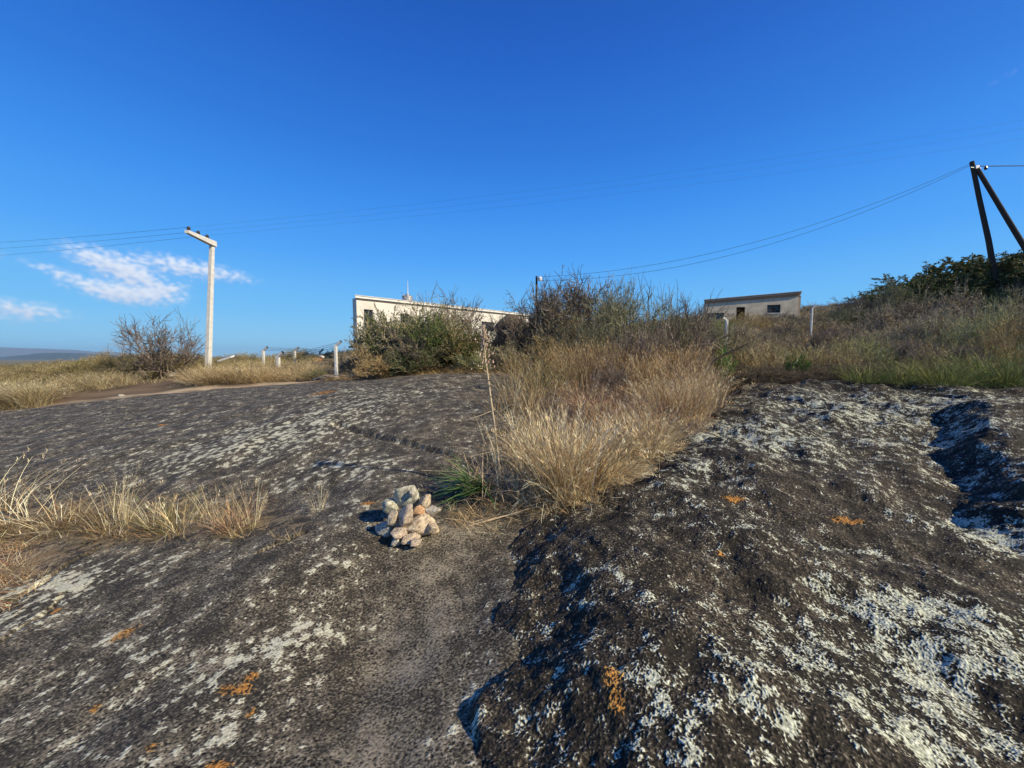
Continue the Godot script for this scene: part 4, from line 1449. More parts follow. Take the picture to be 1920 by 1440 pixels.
func build_shrubs() -> void:
	var grey := [Color(0.20, 0.155, 0.125), Color(0.30, 0.24, 0.19), Color(0.13, 0.10, 0.08), Color(0.40, 0.33, 0.26)]
	var brown := [Color(0.42, 0.33, 0.22), Color(0.56, 0.45, 0.31), Color(0.27, 0.20, 0.135), Color(0.66, 0.55, 0.39)]
	var olive := [Color(0.22, 0.23, 0.10), Color(0.31, 0.30, 0.145), Color(0.155, 0.17, 0.075), Color(0.41, 0.36, 0.18)]
	var green := [Color(0.085, 0.12, 0.042), Color(0.12, 0.155, 0.052), Color(0.06, 0.09, 0.032), Color(0.18, 0.19, 0.075)]
	var dusty := [Color(0.46, 0.38, 0.23), Color(0.58, 0.47, 0.30), Color(0.34, 0.29, 0.17), Color(0.28, 0.27, 0.13)]
	var fresh := [Color(0.17, 0.29, 0.05), Color(0.25, 0.36, 0.08), Color(0.13, 0.22, 0.045)]
	make_bush("bare", 31, 9, 0.8, 2.0, 5, 3, 0.08, 0.03, grey, dusty, 0.55, 0.0075)
	make_bush("thorn", 32, 11, 0.85, 2.0, 6, 3, 0.28, 0.035, grey, olive, 0.55, 0.007)
	make_bush("olive", 33, 10, 0.9, 2.0, 5, 3, 1.05, 0.04, brown, olive, 0.4, 0.006)
	make_bush("green", 34, 10, 0.95, 2.0, 5, 3, 2.2, 0.05, brown, green, 0.4, 0.006)
	make_bush("dusty", 35, 11, 0.95, 1.6, 5, 3, 0.9, 0.04, brown, dusty, 0.5, 0.006)
	make_bush("dusty2", 36, 12, 1.05, 1.5, 5, 3, 0.5, 0.04, grey, dusty, 0.55, 0.006)
	make_bush("fresh", 37, 14, 0.6, 1.0, 4, 2, 3.0, 0.05, olive, fresh, 0.35, 0.004)
	make_bush("tree", 38, 9, 0.9, 3.2, 6, 3, 4.5, 0.085, grey, [Color(0.14, 0.17, 0.075), Color(0.19, 0.22, 0.10), Color(0.10, 0.13, 0.058), Color(0.26, 0.27, 0.13)], 0.45, 0.01)
	make_bush("dead", 39, 4, 0.9, 2.0, 4, 2, 0.0, 0.03, grey, dusty, 0.6, 0.006)
	rng.seed = 900
	# left
	bush("bare", 305, 584, 17.0, 165, "bare dark thorn bush left of the concrete pole", "", 0.6)
	bush("dead", 222, 622, 18.0, 60, "thin leafless sprig leaning out left of the bare thorn bush", "", 1.2)
	bush("olive", 190, 655, 19.0, 70, "low flat dark bush left of the bare thorn bush")
	bush("green", 618, 659, 36.0, 34, "small dark tree on the skyline behind the orange heap")
	# before the white house
	bush("olive", 708, 588, 12.8, 110, "dense olive bush at the left corner of the white house")
	bush("green", 735, 582, 13.2, 170, "dark green leafy bush in front of the white house")
	bush("olive", 850, 566, 12.9, 140, "olive bush between the broad olive bush and the tall bare grey one")
	bush("olive", 805, 568, 12.4, 200, "broad olive bush covering the middle of the white house front")
	bush("bare", 845, 540, 14.2, 170, "tall bare grey bush rising above the white house roofline")
	bush("green", 805, 588, 11.9, 150, "dark green leafy bush low in front of the broad olive bush")
	bush("thorn", 775, 606, 11.8, 180, "twiggy half-leafless bush at the middle of the rock crest")
	bush("dusty", 690, 640, 11.6, 90, "low brown brush at the left end of the rock crest")
	bush("green", 865, 612, 12.0, 130, "round dark green bush right of the broad olive bush")
	bush("green", 770, 650, 11.2, 120, "low dark green bush right behind the rock crest")
	bush("dusty", 715, 655, 11.0, 110, "low tangle of dry brown twigs along the rock crest")
	bush("dusty2", 596, 690, 12.6, 60, "dark flattened brush left of the green bushes by the tall fence post")
	bush("thorn", 948, 590, 12.6, 130, "grey thorn bush before the conical shelter roof")
	bush("dusty", 890, 650, 11.2, 90, "small russet brush right of the rock crest")
	bush("olive", 950, 640, 11.5, 110, "shadowy olive bush behind the tall flower stalk")
	# centre
	bush("thorn", 1010, 532, 12.6, 180, "tall thorn bush around the lamp post, left half of the central thicket")
	bush("thorn", 1070, 518, 13.4, 220, "tallest dense thorn bush of the central thicket", "", 2.0)
	bush("olive", 1060, 572, 12.0, 180, "olive green bush at the foot of the central thicket")
	bush("bare", 1130, 540, 13.5, 150, "leafless bush at the right of the central thicket")
	bush("bare", 1165, 515, 10.5, 130, "airy leafless bush with upright reddish twigs right of the central thicket", "", 0.3)
	bush("bare", 1240, 548, 9.6, 150, "sparse leafless bush leaning right over the tall dry grass", "", 4.0)
	bush("bare", 1190, 520, 11.6, 200, "widest leafless bush, right of the central thicket against the sky")
	bush("bare", 1268, 550, 11.0, 170, "airy leafless bush between the central thicket and the grey house")
	bush("bare", 1120, 578, 9.4, 110, "small leafless bush at the back of the dry grass, left of the airy one")
	bush("bare", 1285, 580, 9.4, 130, "round leafless bush behind the right end of the dry grass")
	bush("thorn", 1335, 606, 10.6, 120, "grey thorn bush under the left end of the grey house")
	bush("bare", 1205, 585, 8.2, 120, "pinkish leafless bush standing inside the back of the dry grass")
	bush("dead", 1265, 545, 8.6, 150, "dead branching stem reaching up to the right above the dry grass", "", 5.2)
	bush("bare", 1140, 668, 6.4, 110, "small dark leafless shrub among the pinkish stems in the middle of the dry grass")
	bush("dead", 1120, 705, 5.2, 90, "dark broken stems in the gap behind the bright front tuft of dry grass")
	bush("bare", 1290, 668, 7.0, 110, "small leafless shrub in the right part of the dry grass")
	bush("dead", 1190, 610, 7.6, 130, "dark dead stems standing in the dry grass", "", 2.5)
	bush("olive", 1030, 630, 10.6, 120, "low yellow-green bush left behind the dry grass")
	# the hillside on the right, row by row
	var hillside := "brown bushes covering the right-hand slope"
	for row in [[9.9, [1385, 1425, 1470, 1545, 1590, 1640, 1690, 1740, 1790, 1850, 1910, 1970], 668.0, 80.0, "foremost"], [10.8, [1400, 1455, 1530, 1590, 1650, 1705, 1770, 1830, 1900, 1960], 640.0, 100.0, "second"], [13.0, [1330, 1420, 1490, 1560, 1630, 1700, 1765, 1840, 1910, 1985], 622.0, 110.0, "third"], [15.5, [1300, 1370, 1445, 1520, 1590, 1660, 1730, 1800, 1880, 1950], 600.0, 115.0, "fourth"], [18.5, [1350, 1420, 1490, 1560, 1625, 1690, 1770, 1850, 1930], 584.0, 110.0, "fifth"], [22.0, [1300, 1390, 1460, 1545, 1600, 1660, 1720], 576.0, 100.0, "hindmost"]]:
		for x in row[1]:
			var lift := smoothstep(1480.0, 1900.0, x) * 38.0
			var house_gap := 10.0 if row[0] > 14.0 and x > 1290 and x < 1500 else 0.0
			var kind: String = ["dusty", "dusty2", "thorn", "olive", "olive"][rng.randi() % 5]
			var place: int = row[1].find(x)
			var same: String = {"dusty": "brown twiggy", "dusty2": "grey-brown brittle", "thorn": "thin thorny", "olive": "olive leafy"}[kind] + " bush, " + ["leftmost", "second from the left", "third from the left", "fourth from the left", "fifth from the left", "sixth from the left", "seventh from the left", "eighth from the left", "ninth from the left", "tenth from the left", "eleventh from the left", "twelfth from the left"][place] + " in the " + row[4] + " row of the right-hand slope"
			bush(kind, x + rng.randf_range(-14, 14), row[2] - lift + house_gap + rng.randf_range(-26, 10) * (0.5 if house_gap > 0.0 else 1.0), row[0] + rng.randf_range(-0.6, 0.6), row[3] * rng.randf_range(0.85, 1.3), same, hillside)
	bush("dusty", 1530, 612, 11.6, 90, "brown bush hiding the foot of the stout pale fence post")
	bush("thorn", 1585, 553, 19.5, 90, "thorny bush poking above the slope right of the grey house")
	bush("thorn", 1655, 532, 19.5, 80, "slender grey-green bush on the skyline left of the evergreen trees")
	bush("olive", 1340, 597, 27.0, 80, "small green bush in front of the left corner of the grey house")
	bush("dead", 1498, 585, 13.5, 70, "dark dead stem standing upright right of the grey house")
	bush("tree", 1835, 468, 22.5, 300, "largest dark evergreen tree behind the wooden pole foot", "", 0.5, "evergreen_tree", "tree")
	bush("tree", 1735, 512, 22.0, 230, "lower evergreen tree left of the largest one", "", 2.2, "evergreen_tree", "tree")
	bush("tree", 1945, 478, 22.0, 240, "evergreen tree cut by the right edge of the picture", "", 4.0, "evergreen_tree", "tree")
	bush("green", 1665, 534, 21.0, 150, "dark green bush at the left foot of the evergreen trees")
	bush("fresh", 1357, 655, 8.6, 46, "bright green feathery plant right of the tall dry grass")
	bush("fresh", 1498, 664, 8.9, 42, "bright green feathery plant at the middle of the right-hand brush")
	# scrub too dense to count
	rng.seed = 77
	var spots := []
	for k in 3600:
		var d := 17.0 * pow(260.0 / 17.0, rng.randf())
		var sx := rng.randf_range(-260, 640)
		var p := gp(sx, d)
		if p.z > -12.0 or (sx > 330.0 and (d < 30.0 or rng.randf() < 0.8)): continue
		var s := rng.randf_range(0.3, 0.62) * (1.0 + d / 200.0)
		var t := rng.randf()
		spots.append([p, s * 1.3, s * 0.85, Color(1.0, 0.92, 0.85).lerp(Color(0.8, 0.8, 0.62), t) * rng.randf_range(0.7, 1.2)])
	var half := spots.size() / 2
	scatter("low_scrub", "low olive scrub covering the plain at far left", fold("olive"), M.leaf, spots.slice(0, half))
	scatter("low_scrub", "low brown scrub mixed into the plain at far left", fold("dusty"), M.leaf, spots.slice(half))
	spots = []
	for k in 900:
		var d := rng.randf_range(12.0, 45.0)
		var p := gp(rng.randf_range(960, 2150), d)
		var s := rng.randf_range(0.3, 0.6)
		spots.append([p, s * 1.3, s, Color(1, 1, 1) * rng.randf_range(0.75, 1.2)])
	scatter("low_scrub", "low dry brown undergrowth between the bushes of the right-hand slope", fold("dusty"), M.leaf, spots)
	spots = []
	for k in 560:
		var p := gp(rng.randf_range(1385, 1960), rng.randf_range(8.5, 10.4))
		var s := rng.randf_range(0.14, 0.32)
		spots.append([p, s * 1.5, s, Color(0.8, 0.75, 0.7) * rng.randf_range(0.6, 1.0)])
	scatter("low_scrub", "dark low litter and twigs along the foot of the right-hand slope", fold("dusty2"), M.leaf, spots)
	spots = []
	for k in 260:
		var p := gp(rng.randf_range(640, 1000), rng.randf_range(13.0, 34.0))
		var s := rng.randf_range(0.3, 0.6)
		spots.append([p, s * 1.3, s, Color(1, 1, 1) * rng.randf_range(0.75, 1.2)])
	scatter("low_scrub", "low dry undergrowth in front of the white house", fold("dusty2"), M.leaf, spots)

func fold(kind: String) -> ArrayMesh:   # branches and leaves as one small mesh
	var p: Array = protos[kind]
	var st := SurfaceTool.new()
	st.append_from(p[2], 0, Transform3D.IDENTITY)
	if p[3]: st.append_from(p[3], 0, Transform3D.IDENTITY)
	return st.commit()

# ---------------------------------------------------------------- grass
const STRAW := [Color(0.78, 0.62, 0.36), Color(0.88, 0.74, 0.46), Color(0.52, 0.39, 0.21), Color(0.92, 0.81, 0.56), Color(0.26, 0.18, 0.10)]
const PINK := [Color(0.42, 0.25, 0.16), Color(0.36, 0.20, 0.13), Color(0.52, 0.36, 0.22), Color(0.46, 0.33, 0.18)]
const GREENISH := [Color(0.20, 0.22, 0.08), Color(0.28, 0.27, 0.11), Color(0.40, 0.33, 0.15), Color(0.15, 0.18, 0.06)]

func in_poly(p: Vector2, poly: PackedVector2Array) -> bool:
	return Geometry2D.is_point_in_polygon(p, poly)

func build_grass() -> void:
	var tall := tussock(501, 62, 0.19, 0.8, STRAW, 0.5, 0.8, 0.0055, 0.5)
	var mid := tussock(502, 75, 0.18, 0.52, STRAW, 0.9, 1.1, 0.005, 0.4)
	var low := tussock(503, 90, 0.14, 0.22, STRAW + PINK, 0.9, 1.0, 0.004, 0.0)
	var pink := tussock(504, 80, 0.15, 0.55, PINK + STRAW, 0.7, 1.0, 0.0035, 0.5)
	# the tall thicket of dry grass between the two rocks
	rng.seed = 42
	var poly := PackedVector2Array()
	for q in [[930, 925], [985, 940], [1060, 935], [1160, 890], [1240, 835], [1300, 785], [1335, 750], [1340, 728], [1230, 712], [1080, 708], [985, 720], [960, 760], [940, 830]]:
		var p := pick(q[0], q[1])
		poly.append(Vector2(p.x, p.z))
	var lo := poly[0]
	var hi := poly[0]
	for p in poly:
		lo = lo.min(p); hi = hi.max(p)
	var sets := [[], [], [], []]
	# patches: pixel of the centre of their feet, half widths in metres, count, kind, scale, height, tint
	for q in [[1078, 916, 0.25, 0.22, 20, 0, 0.95, 1.15, Color(1.1, 1.04, 0.98)], [1055, 926, 0.2, 0.14, 12, 1, 0.8, 0.8, Color(0.95, 0.9, 0.85)], [1130, 895, 0.28, 0.2, 16, 1, 0.95, 0.95, Color(1.05, 1.0, 0.9)], [1110, 915, 0.25, 0.15, 10, 2, 1.0, 1.0, Color(0.8, 0.75, 0.7)],
			[1195, 850, 0.35, 0.3, 16, 1, 1.0, 0.95, Color(0.95, 0.92, 0.9)], [1215, 840, 0.3, 0.25, 8, 0, 0.9, 0.8, Color(1.0, 0.97, 0.9)], [1150, 800, 0.5, 0.45, 26, 3, 1.2, 1.3, Color(0.9, 0.78, 0.76)], [1090, 770, 0.35, 0.5, 14, 3, 1.2, 1.3, Color(0.7, 0.6, 0.58)],
			[1262, 782, 0.38, 0.4, 26, 0, 1.0, 0.95, Color(1.0, 0.9, 0.82)], [1292, 752, 0.38, 0.45, 22, 0, 1.0, 1.0, Color(1.03, 0.93, 0.85)], [1225, 740, 0.55, 0.6, 26, 0, 1.2, 1.3, Color(0.82, 0.7, 0.6)], [1125, 728, 0.8, 0.7, 34, 0, 1.2, 1.45, Color(0.75, 0.63, 0.52)],
			[1040, 735, 0.6, 0.7, 16, 0, 1.1, 1.2, Color(0.6, 0.56, 0.42)], [1270, 722, 0.7, 0.6, 30, 0, 1.2, 1.45, Color(0.85, 0.72, 0.58)], [985, 860, 0.25, 0.3, 7, 1, 0.9, 0.8, Color(0.62, 0.55, 0.5)], [990, 770, 0.3, 0.5, 10, 3, 1.1, 1.1, Color(0.6, 0.56, 0.5)],
			[1165, 712, 1.2, 0.6, 50, 0, 1.2, 1.5, Color(0.72, 0.6, 0.46)]]:
		var mid_p := pick(q[0], q[1])
		for k in q[4]:
			var x: float = mid_p.x + rng.randfn(0.0, 0.6) * q[2]
			var z: float = mid_p.z + rng.randfn(0.0, 0.6) * q[3]
			if side_of(edge, Vector2(x, z)) > 0.06: continue
			var t: Color = q[8] * rng.randf_range(0.72, 1.18)
			sets[q[5]].append([Vector3(x, surf(x, z), z), q[6] * rng.randf_range(0.75, 1.2), q[7] * rng.randf_range(0.7, 1.12), t])
	for k in 130:
		var p := Vector2(rng.randf_range(lo.x, hi.x), rng.randf_range(lo.y, hi.y))
		if not in_poly(p, poly): continue
		sets[2].append([Vector3(p.x, surf(p.x, p.y), p.y), rng.randf_range(0.8, 1.4), rng.randf_range(0.6, 1.2), Color(0.62, 0.54, 0.48) * rng.randf_range(0.6, 1.1)])
	scatter("dry_grass", "tall straw-coloured dry grass filling the hollow between the two rocks", tall, M.straw, sets[0])
	scatter("dry_grass", "middling dry grass stems within the thicket between the two rocks", mid, M.straw, sets[1])
	scatter("dry_grass", "matted low dry grass at the foot of the thicket between the two rocks", low, M.straw, sets[2])
	scatter("dry_grass", "pinkish-brown dry stems inside the thicket between the two rocks", pink, M.straw, sets[3])
	var sprays := []
	var spray := tussock(509, 22, 0.12, 1.05, STRAW, 0.35, 0.45, 0.0045, 0.9)
	for k in 60:
		var a := poly[rng.randi() % poly.size()].lerp(poly[rng.randi() % poly.size()], rng.randf())
		if not in_poly(a, poly): continue
		var s := rng.randf_range(0.55, 0.95)
		sprays.append([Vector3(a.x, surf(a.x, a.y), a.y), s, s * rng.randf_range(0.8, 1.15), Color(1, 1, 1) * rng.randf_range(0.8, 1.2)])
	scatter("dry_grass", "long loose seed stems standing out above the thicket between the two rocks", spray, M.straw, sprays)
	# behind: grass along the rock rims and the slope
	rng.seed = 43
	var back := []
	for k in 420:
		var gx := rng.randf_range(362, 600)
		var p := gp(gx, rng.randf_range(12.6, 15.5))
		if gx > 470.0 and rng.randf() < 0.55: p.y -= 0.22
		back.append([p, rng.randf_range(0.9, 1.6), rng.randf_range(0.45, 0.95), Color(0.95, 0.87, 0.75) * rng.randf_range(0.6, 1.05)])
	for k in 200:
		var p := gp(rng.randf_range(-60, 75), rng.randf_range(10.6, 13.0))
		back.append([p, rng.randf_range(0.9, 1.6), rng.randf_range(0.7, 1.2), Color(0.9, 0.88, 0.8) * rng.randf_range(0.55, 1.0)])
	for k in 130:
		var p := gp(rng.randfn(175, 38), rng.randf_range(13.5, 18.0))
		back.append([p, rng.randf_range(0.9, 1.5), rng.randf_range(0.6, 1.0), Color(0.85, 0.82, 0.74) * rng.randf_range(0.6, 1.0)])
	for k in 260:
		var p := gp(rng.randf_range(-100, 600), rng.randf_range(17.0, 32.0))
		back.append([p, rng.randf_range(1.0, 1.8), rng.randf_range(0.6, 1.0), Color(0.9, 0.88, 0.72) * rng.randf_range(0.7, 1.05)])
	scatter("dry_grass", "straw-coloured dry grass along the far edge of the slab around the concrete pole", tall, M.straw, back)
	back = []
	for k in 1150:
		var d := rng.randf_range(9.7, 22.0)
		var x := rng.randf_range(1000, 2050)
		var p := gp(x, d)
		var t := smoothstep(1300.0, 1650.0, x)
		back.append([p, rng.randf_range(0.9, 1.5), rng.randf_range(0.7, 1.25), Color(1, 0.95, 0.8).lerp(Color(0.95, 0.9, 0.66), t) * rng.randf_range(0.65, 1.15)])
	for k in 150:
		var p := gp(rng.randf_range(1380, 1960), rng.randf_range(8.9, 12.5))
		back.append([p, rng.randf_range(0.8, 1.3), rng.randf_range(0.6, 1.5), Color(1.1, 1.02, 0.85).lerp(Color(0.85, 0.82, 0.52), rng.randf()) * rng.randf_range(0.6, 1.1)])
	scatter("dry_grass", "dry grass growing between the bushes of the right-hand slope", tall, M.straw, back)
	back = []
	for k in 160:
		var p := gp(rng.randf_range(620, 1000), rng.randf_range(10.8, 14.0))
		back.append([p, rng.randf_range(0.8, 1.3), rng.randf_range(0.4, 0.9), Color(0.95, 0.85, 0.7) * rng.randf_range(0.6, 1.05)])
	scatter("dry_grass", "sparse dry grass among the bushes behind the rock crest", mid, M.straw, back)
	# the grassy seam across the left of the slab
	back = []
	for k in 110:
		var x := rng.randf_range(-60, 470)
		var p := pick(x, lerpf(985, 985, x / 470.0) + rng.randf_range(-30, 18))
		back.append([p - Vector3(0, 0.01, 0), rng.randf_range(0.6, 1.1), rng.randf_range(0.3, 0.75), Color(0.55, 0.6, 0.42).lerp(Color(0.85, 0.7, 0.52), rng.randf()) * rng.randf_range(0.45, 0.85)])
	for k in 70:
		var p := pick(rng.randf_range(-60, 70), rng.randf_range(1000, 1120))
		back.append([p - Vector3(0, 0.01, 0), rng.randf_range(0.7, 1.1), rng.randf_range(0.3, 0.6), Color(1, 0.9, 0.8) * rng.randf_range(0.7, 1.0)])
	scatter("dry_grass", "matted dry grass in the seam across the left of the slab", low, M.straw, back)
	var flat := tussock(511, 14, 0.10, 0.2, STRAW + PINK, 1.5, 0.25, 0.004, 0.0)
	back = []
	for k in 120:
		var t := rng.randf()
		var p := pick(lerpf(850, 1110, t) + rng.randfn(0, 22), lerpf(985, 948, t) + rng.randfn(0, 9) - 14.0 * sin(t * PI))
		back.append([p + Vector3(0, 0.022, 0), rng.randf_range(0.5, 1.1), 0.4, Color(1, 0.95, 0.85) * rng.randf_range(0.5, 1.0)])
	for k in 60:
		var p := pick(rng.randf_range(-40, 560), rng.randf_range(985, 1015))
		back.append([p + Vector3(0, 0.02, 0), rng.randf_range(0.5, 1.0), 0.4, Color(1, 0.93, 0.85) * rng.randf_range(0.5, 0.95)])
	scatter("grass_litter", "loose broken straw lying on the rock along the grassy seam and the boulder's edge", flat, M.straw, back)
	# single tussocks that stand out
	var shrubby := tussock(505, 120, 0.13, 0.34, GREENISH + STRAW, 0.6, 0.8, 0.0035, 0.35)
	var reddish := tussock(506, 190, 0.12, 0.36, PINK, 0.75, 0.7, 0.0045, 0.15)
	var green_t := tussock(507, 420, 0.3, 1.0, [Color(0.20, 0.24, 0.06), Color(0.28, 0.30, 0.09), Color(0.36, 0.33, 0.13), Color(0.14, 0.19, 0.045)], 0.42, 0.75, 0.006, 0.15)
	var plume := tussock(508, 60, 0.12, 0.85, STRAW, 0.3, 0.35, 0.004, 0.6)
	var spike := tussock(510, 40, 0.14, 0.85, [Color(0.42, 0.34, 0.19), Color(0.52, 0.42, 0.25), Color(0.34, 0.28, 0.15)], 0.4, 0.5, 0.004, 0.5)
	var one := func(mesh: Mesh, x: float, y: float, s: float, sy: float, label: String, group := "", parts := "stems") -> void:
		var o := base("grass_tussock", pick(x, y), label, "grass tussock", group)
		o.scale = Vector3(s, sy, s)
		o.rotation.y = rng.randf() * TAU
		part(parts, mesh, M.straw, o)
	one.call(reddish, 440, 990, 0.95, 0.95, "reddish dry grass tussock at the right end of the grassy seam")
	one.call(plume, 405, 985, 0.55, 0.55, "thin upright pale stems rising beside the reddish tussock")
	one.call(plume, 470, 985, 0.5, 0.55, "fine bristling stems at the right of the reddish tussock")
	one.call(shrubby, 340, 990, 1.0, 1.0, "small greenish tussock in the middle of the grassy seam")
	one.call(shrubby, 300, 985, 0.9, 1.1, "grey-green tussock left of the middle of the grassy seam")
	one.call(tall, 212, 985, 0.6, 0.75, "upright straw tussock in the left half of the grassy seam")
	one.call(mid, 115, 985, 1.1, 1.0, "spreading dry tussock near the left end of the grassy seam")
	one.call(tall, 20, 960, 1.0, 0.85, "tall straw tussock at the left edge of the picture")
	one.call(tall, -30, 965, 1.0, 0.9, "straw tussock cut off by the left edge of the picture")
	one.call(mid, 60, 975, 1.0, 0.8, "dry tussock just inside the left edge below the tall one")
	one.call(plume, 233, 985, 0.35, 0.72, "single tall flower stems in the grassy seam")
	one.call(plume, 595, 958, 0.42, 0.30, "tiny dry tuft left of the cairn")
	# green tussocks at the foot of the right-hand brush
	for q in [[1845, 722, 1.2, 0.95, "large bright green-yellow tussock at the right foot of the slope"], [1900, 722, 1.1, 0.9, "green tussock at the right edge beside the large one"], [1770, 720, 1.1, 0.7, "dull green tussock left of the large bright one"], [1700, 718, 1.0, 0.62, "shaded green tussock in the middle of the slope foot"], [1620, 716, 0.9, 0.5, "sparse green tussock at the left of the slope foot"]]:
		one.call(green_t, q[0], q[1] + 1, q[2], q[3], q[4])
	for q in [[1790, 716, "left of three bunches of long pale plumes above the green tussocks"], [1830, 716, "middle of three bunches of long pale plumes above the green tussocks"], [1880, 716, "right of three bunches of long pale plumes above the green tussocks"]]:
		one.call(spike, q[0], q[1], 1.5, 1.4, q[2])

# ---------------------------------------------------------------- cairn
func build_cairn() -> void:
	var cream := [Color(0.268, 0.195, 0.134), Color(0.561, 0.451, 0.305), Color(0.683, 0.573, 0.403), Color(0.366, 0.281, 0.207)]
	var mint := [Color(0.32, 0.30, 0.23), Color(0.60, 0.59, 0.46), Color(0.50, 0.48, 0.37), Color(0.22, 0.195, 0.15)]
	var pinkish := [Color(0.24, 0.18, 0.135), Color(0.54, 0.43, 0.33), Color(0.64, 0.54, 0.42), Color(0.20, 0.15, 0.11)]
	var rusty := [Color(0.537, 0.403, 0.244), Color(0.415, 0.171, 0.073), Color(0.610, 0.451, 0.268), Color(0.317, 0.122, 0.055)]
	var greyish := [Color(0.342, 0.305, 0.244), Color(0.549, 0.512, 0.415), Color(0.195, 0.159, 0.134), Color(0.610, 0.573, 0.476)]
	var st := StandardMaterial3D.new()
	st.vertex_color_use_as_albedo = true
	st.roughness = 0.9
	st.metallic_specular = 0.3
	var n := FastNoiseLite.new()
	n.seed = 5; n.frequency = 0.05; n.fractal_octaves = 5
	st.heightmap_enabled = true
	st.heightmap_texture = ImageTexture.create_from_image(n.get_seamless_image(256, 256))
	st.heightmap_scale = 0.6
	st.uv1_triplanar = true
	st.uv1_scale = Vector3.ONE * 6.0
	var foot := pick(770, 1000)
	var d0 := -(cam.transform.affine_inverse() * foot).z
	var u := d0 / FOCAL
	# pixel centre, width and height in pixels, depth in metres, offset towards the viewer, roll, colours, label
	for q in [[786, 984, 78, 62, 0.24, 0.0, 8.0, cream, "largest pale boulder at the lower right of the cairn"],
			[757, 934, 50, 58, 0.14, -0.10, -8.0, mint, "tall pale green-white stone topping the cairn"],
			[796, 943, 24, 46, 0.10, -0.06, 24.0, cream, "cream wedge-shaped stone leaning right on top of the cairn"],
			[783, 957, 26, 24, 0.10, 0.02, 0.0, rusty, "rust-brown stone wedged under the cream wedge"],
			[810, 958, 32, 22, 0.12, -0.04, -6.0, greyish, "small light grey stone at the right shoulder of the cairn"],
			[760, 968, 28, 48, 0.10, 0.08, 16.0, pinkish, "pinkish-brown upright stone in the middle of the cairn"],
			[736, 973, 24, 36, 0.10, 0.07, 14.0, cream, "small cream stone standing at the left of the cairn"],
			[748, 1000, 38, 30, 0.14, 0.10, 30.0, pinkish, "speckled pink-grey stone at the bottom front of the cairn"],
			[736, 948, 30, 34, 0.14, -0.08, -20.0, mint, "shaded greenish stone behind the left of the cairn"],
			[770, 1008, 40, 18, 0.12, 0.13, -4.0, cream, "flat cream stone at the very bottom front of the cairn"],
			[812, 990, 26, 24, 0.12, 0.04, 12.0, cream, "small cream stone at the right foot of the largest boulder of the cairn"],
			[779, 1016, 24, 16, 0.08, 0.18, 10.0, pinkish, "tiny pinkish chip lying in front of the cairn"],
			[742, 1017, 20, 14, 0.08, 0.14, -12.0, greyish, "tiny grey chip at the front left foot of the cairn"],
			[772, 925, 16, 18, 0.06, -0.03, 20.0, greyish, "little grey stone between the two topmost stones of the cairn"],
			[725, 988, 34, 30, 0.14, 0.02, 10.0, greyish, "dark grey stone in the cairn's shadow at its left foot"]]:
		var at := px(q[0], q[1], d0 - q[5])
		var size := Vector3(q[2] * u, q[3] * u, q[4]) * 1.2
		var o := part("cairn_stone", stone_mesh(int(q[0]) * 7 + int(q[1]), size, q[7]), st)
		o.position = at
		o.rotation_degrees = Vector3(0, 0, -q[6])
		tag(o, q[8], "stone", "stones of the cairn")
	# hidden filling stones that carry the upper ones
	for q in [[765, 975, 60, 60, 0.2, -0.08, "inner stone of the cairn seen in the gaps between the others"]]:
		var o := part("cairn_stone", stone_mesh(991, Vector3(q[2] * u, q[3] * u, q[4]), pinkish), st)
		o.position = px(q[0], q[1], d0 - q[5])
		tag(o, q[6], "stone", "stones of the cairn")
	# pale loose rocks by the pole and the rim
	for q in [[283, 706, 34, 14, "pale rock left in the pair beyond the slab near the bare bush"], [318, 704, 36, 14, "pale rock right in the pair beyond the slab near the bare bush"], [104, 746, 12, 6, "small white stone at the left end of the sandy strip"], [120, 740, 9, 5, "smaller white stone behind the sandy strip's left end"], [228, 744, 14, 7, "tan stone on the middle of the sandy strip"]]:
		var at := pick(q[0], q[1])
		var d := -(cam.transform.affine_inverse() * at).z
		var o := part("loose_rock", stone_mesh(int(q[0]) + 5, Vector3(q[2], q[3] * 1.6, q[2] * 0.8) / FOCAL * d, greyish), st)
		o.position = at + Vector3(0, 0.02, 0)
		tag(o, q[4], "rock", "loose pale rocks beyond the slab")

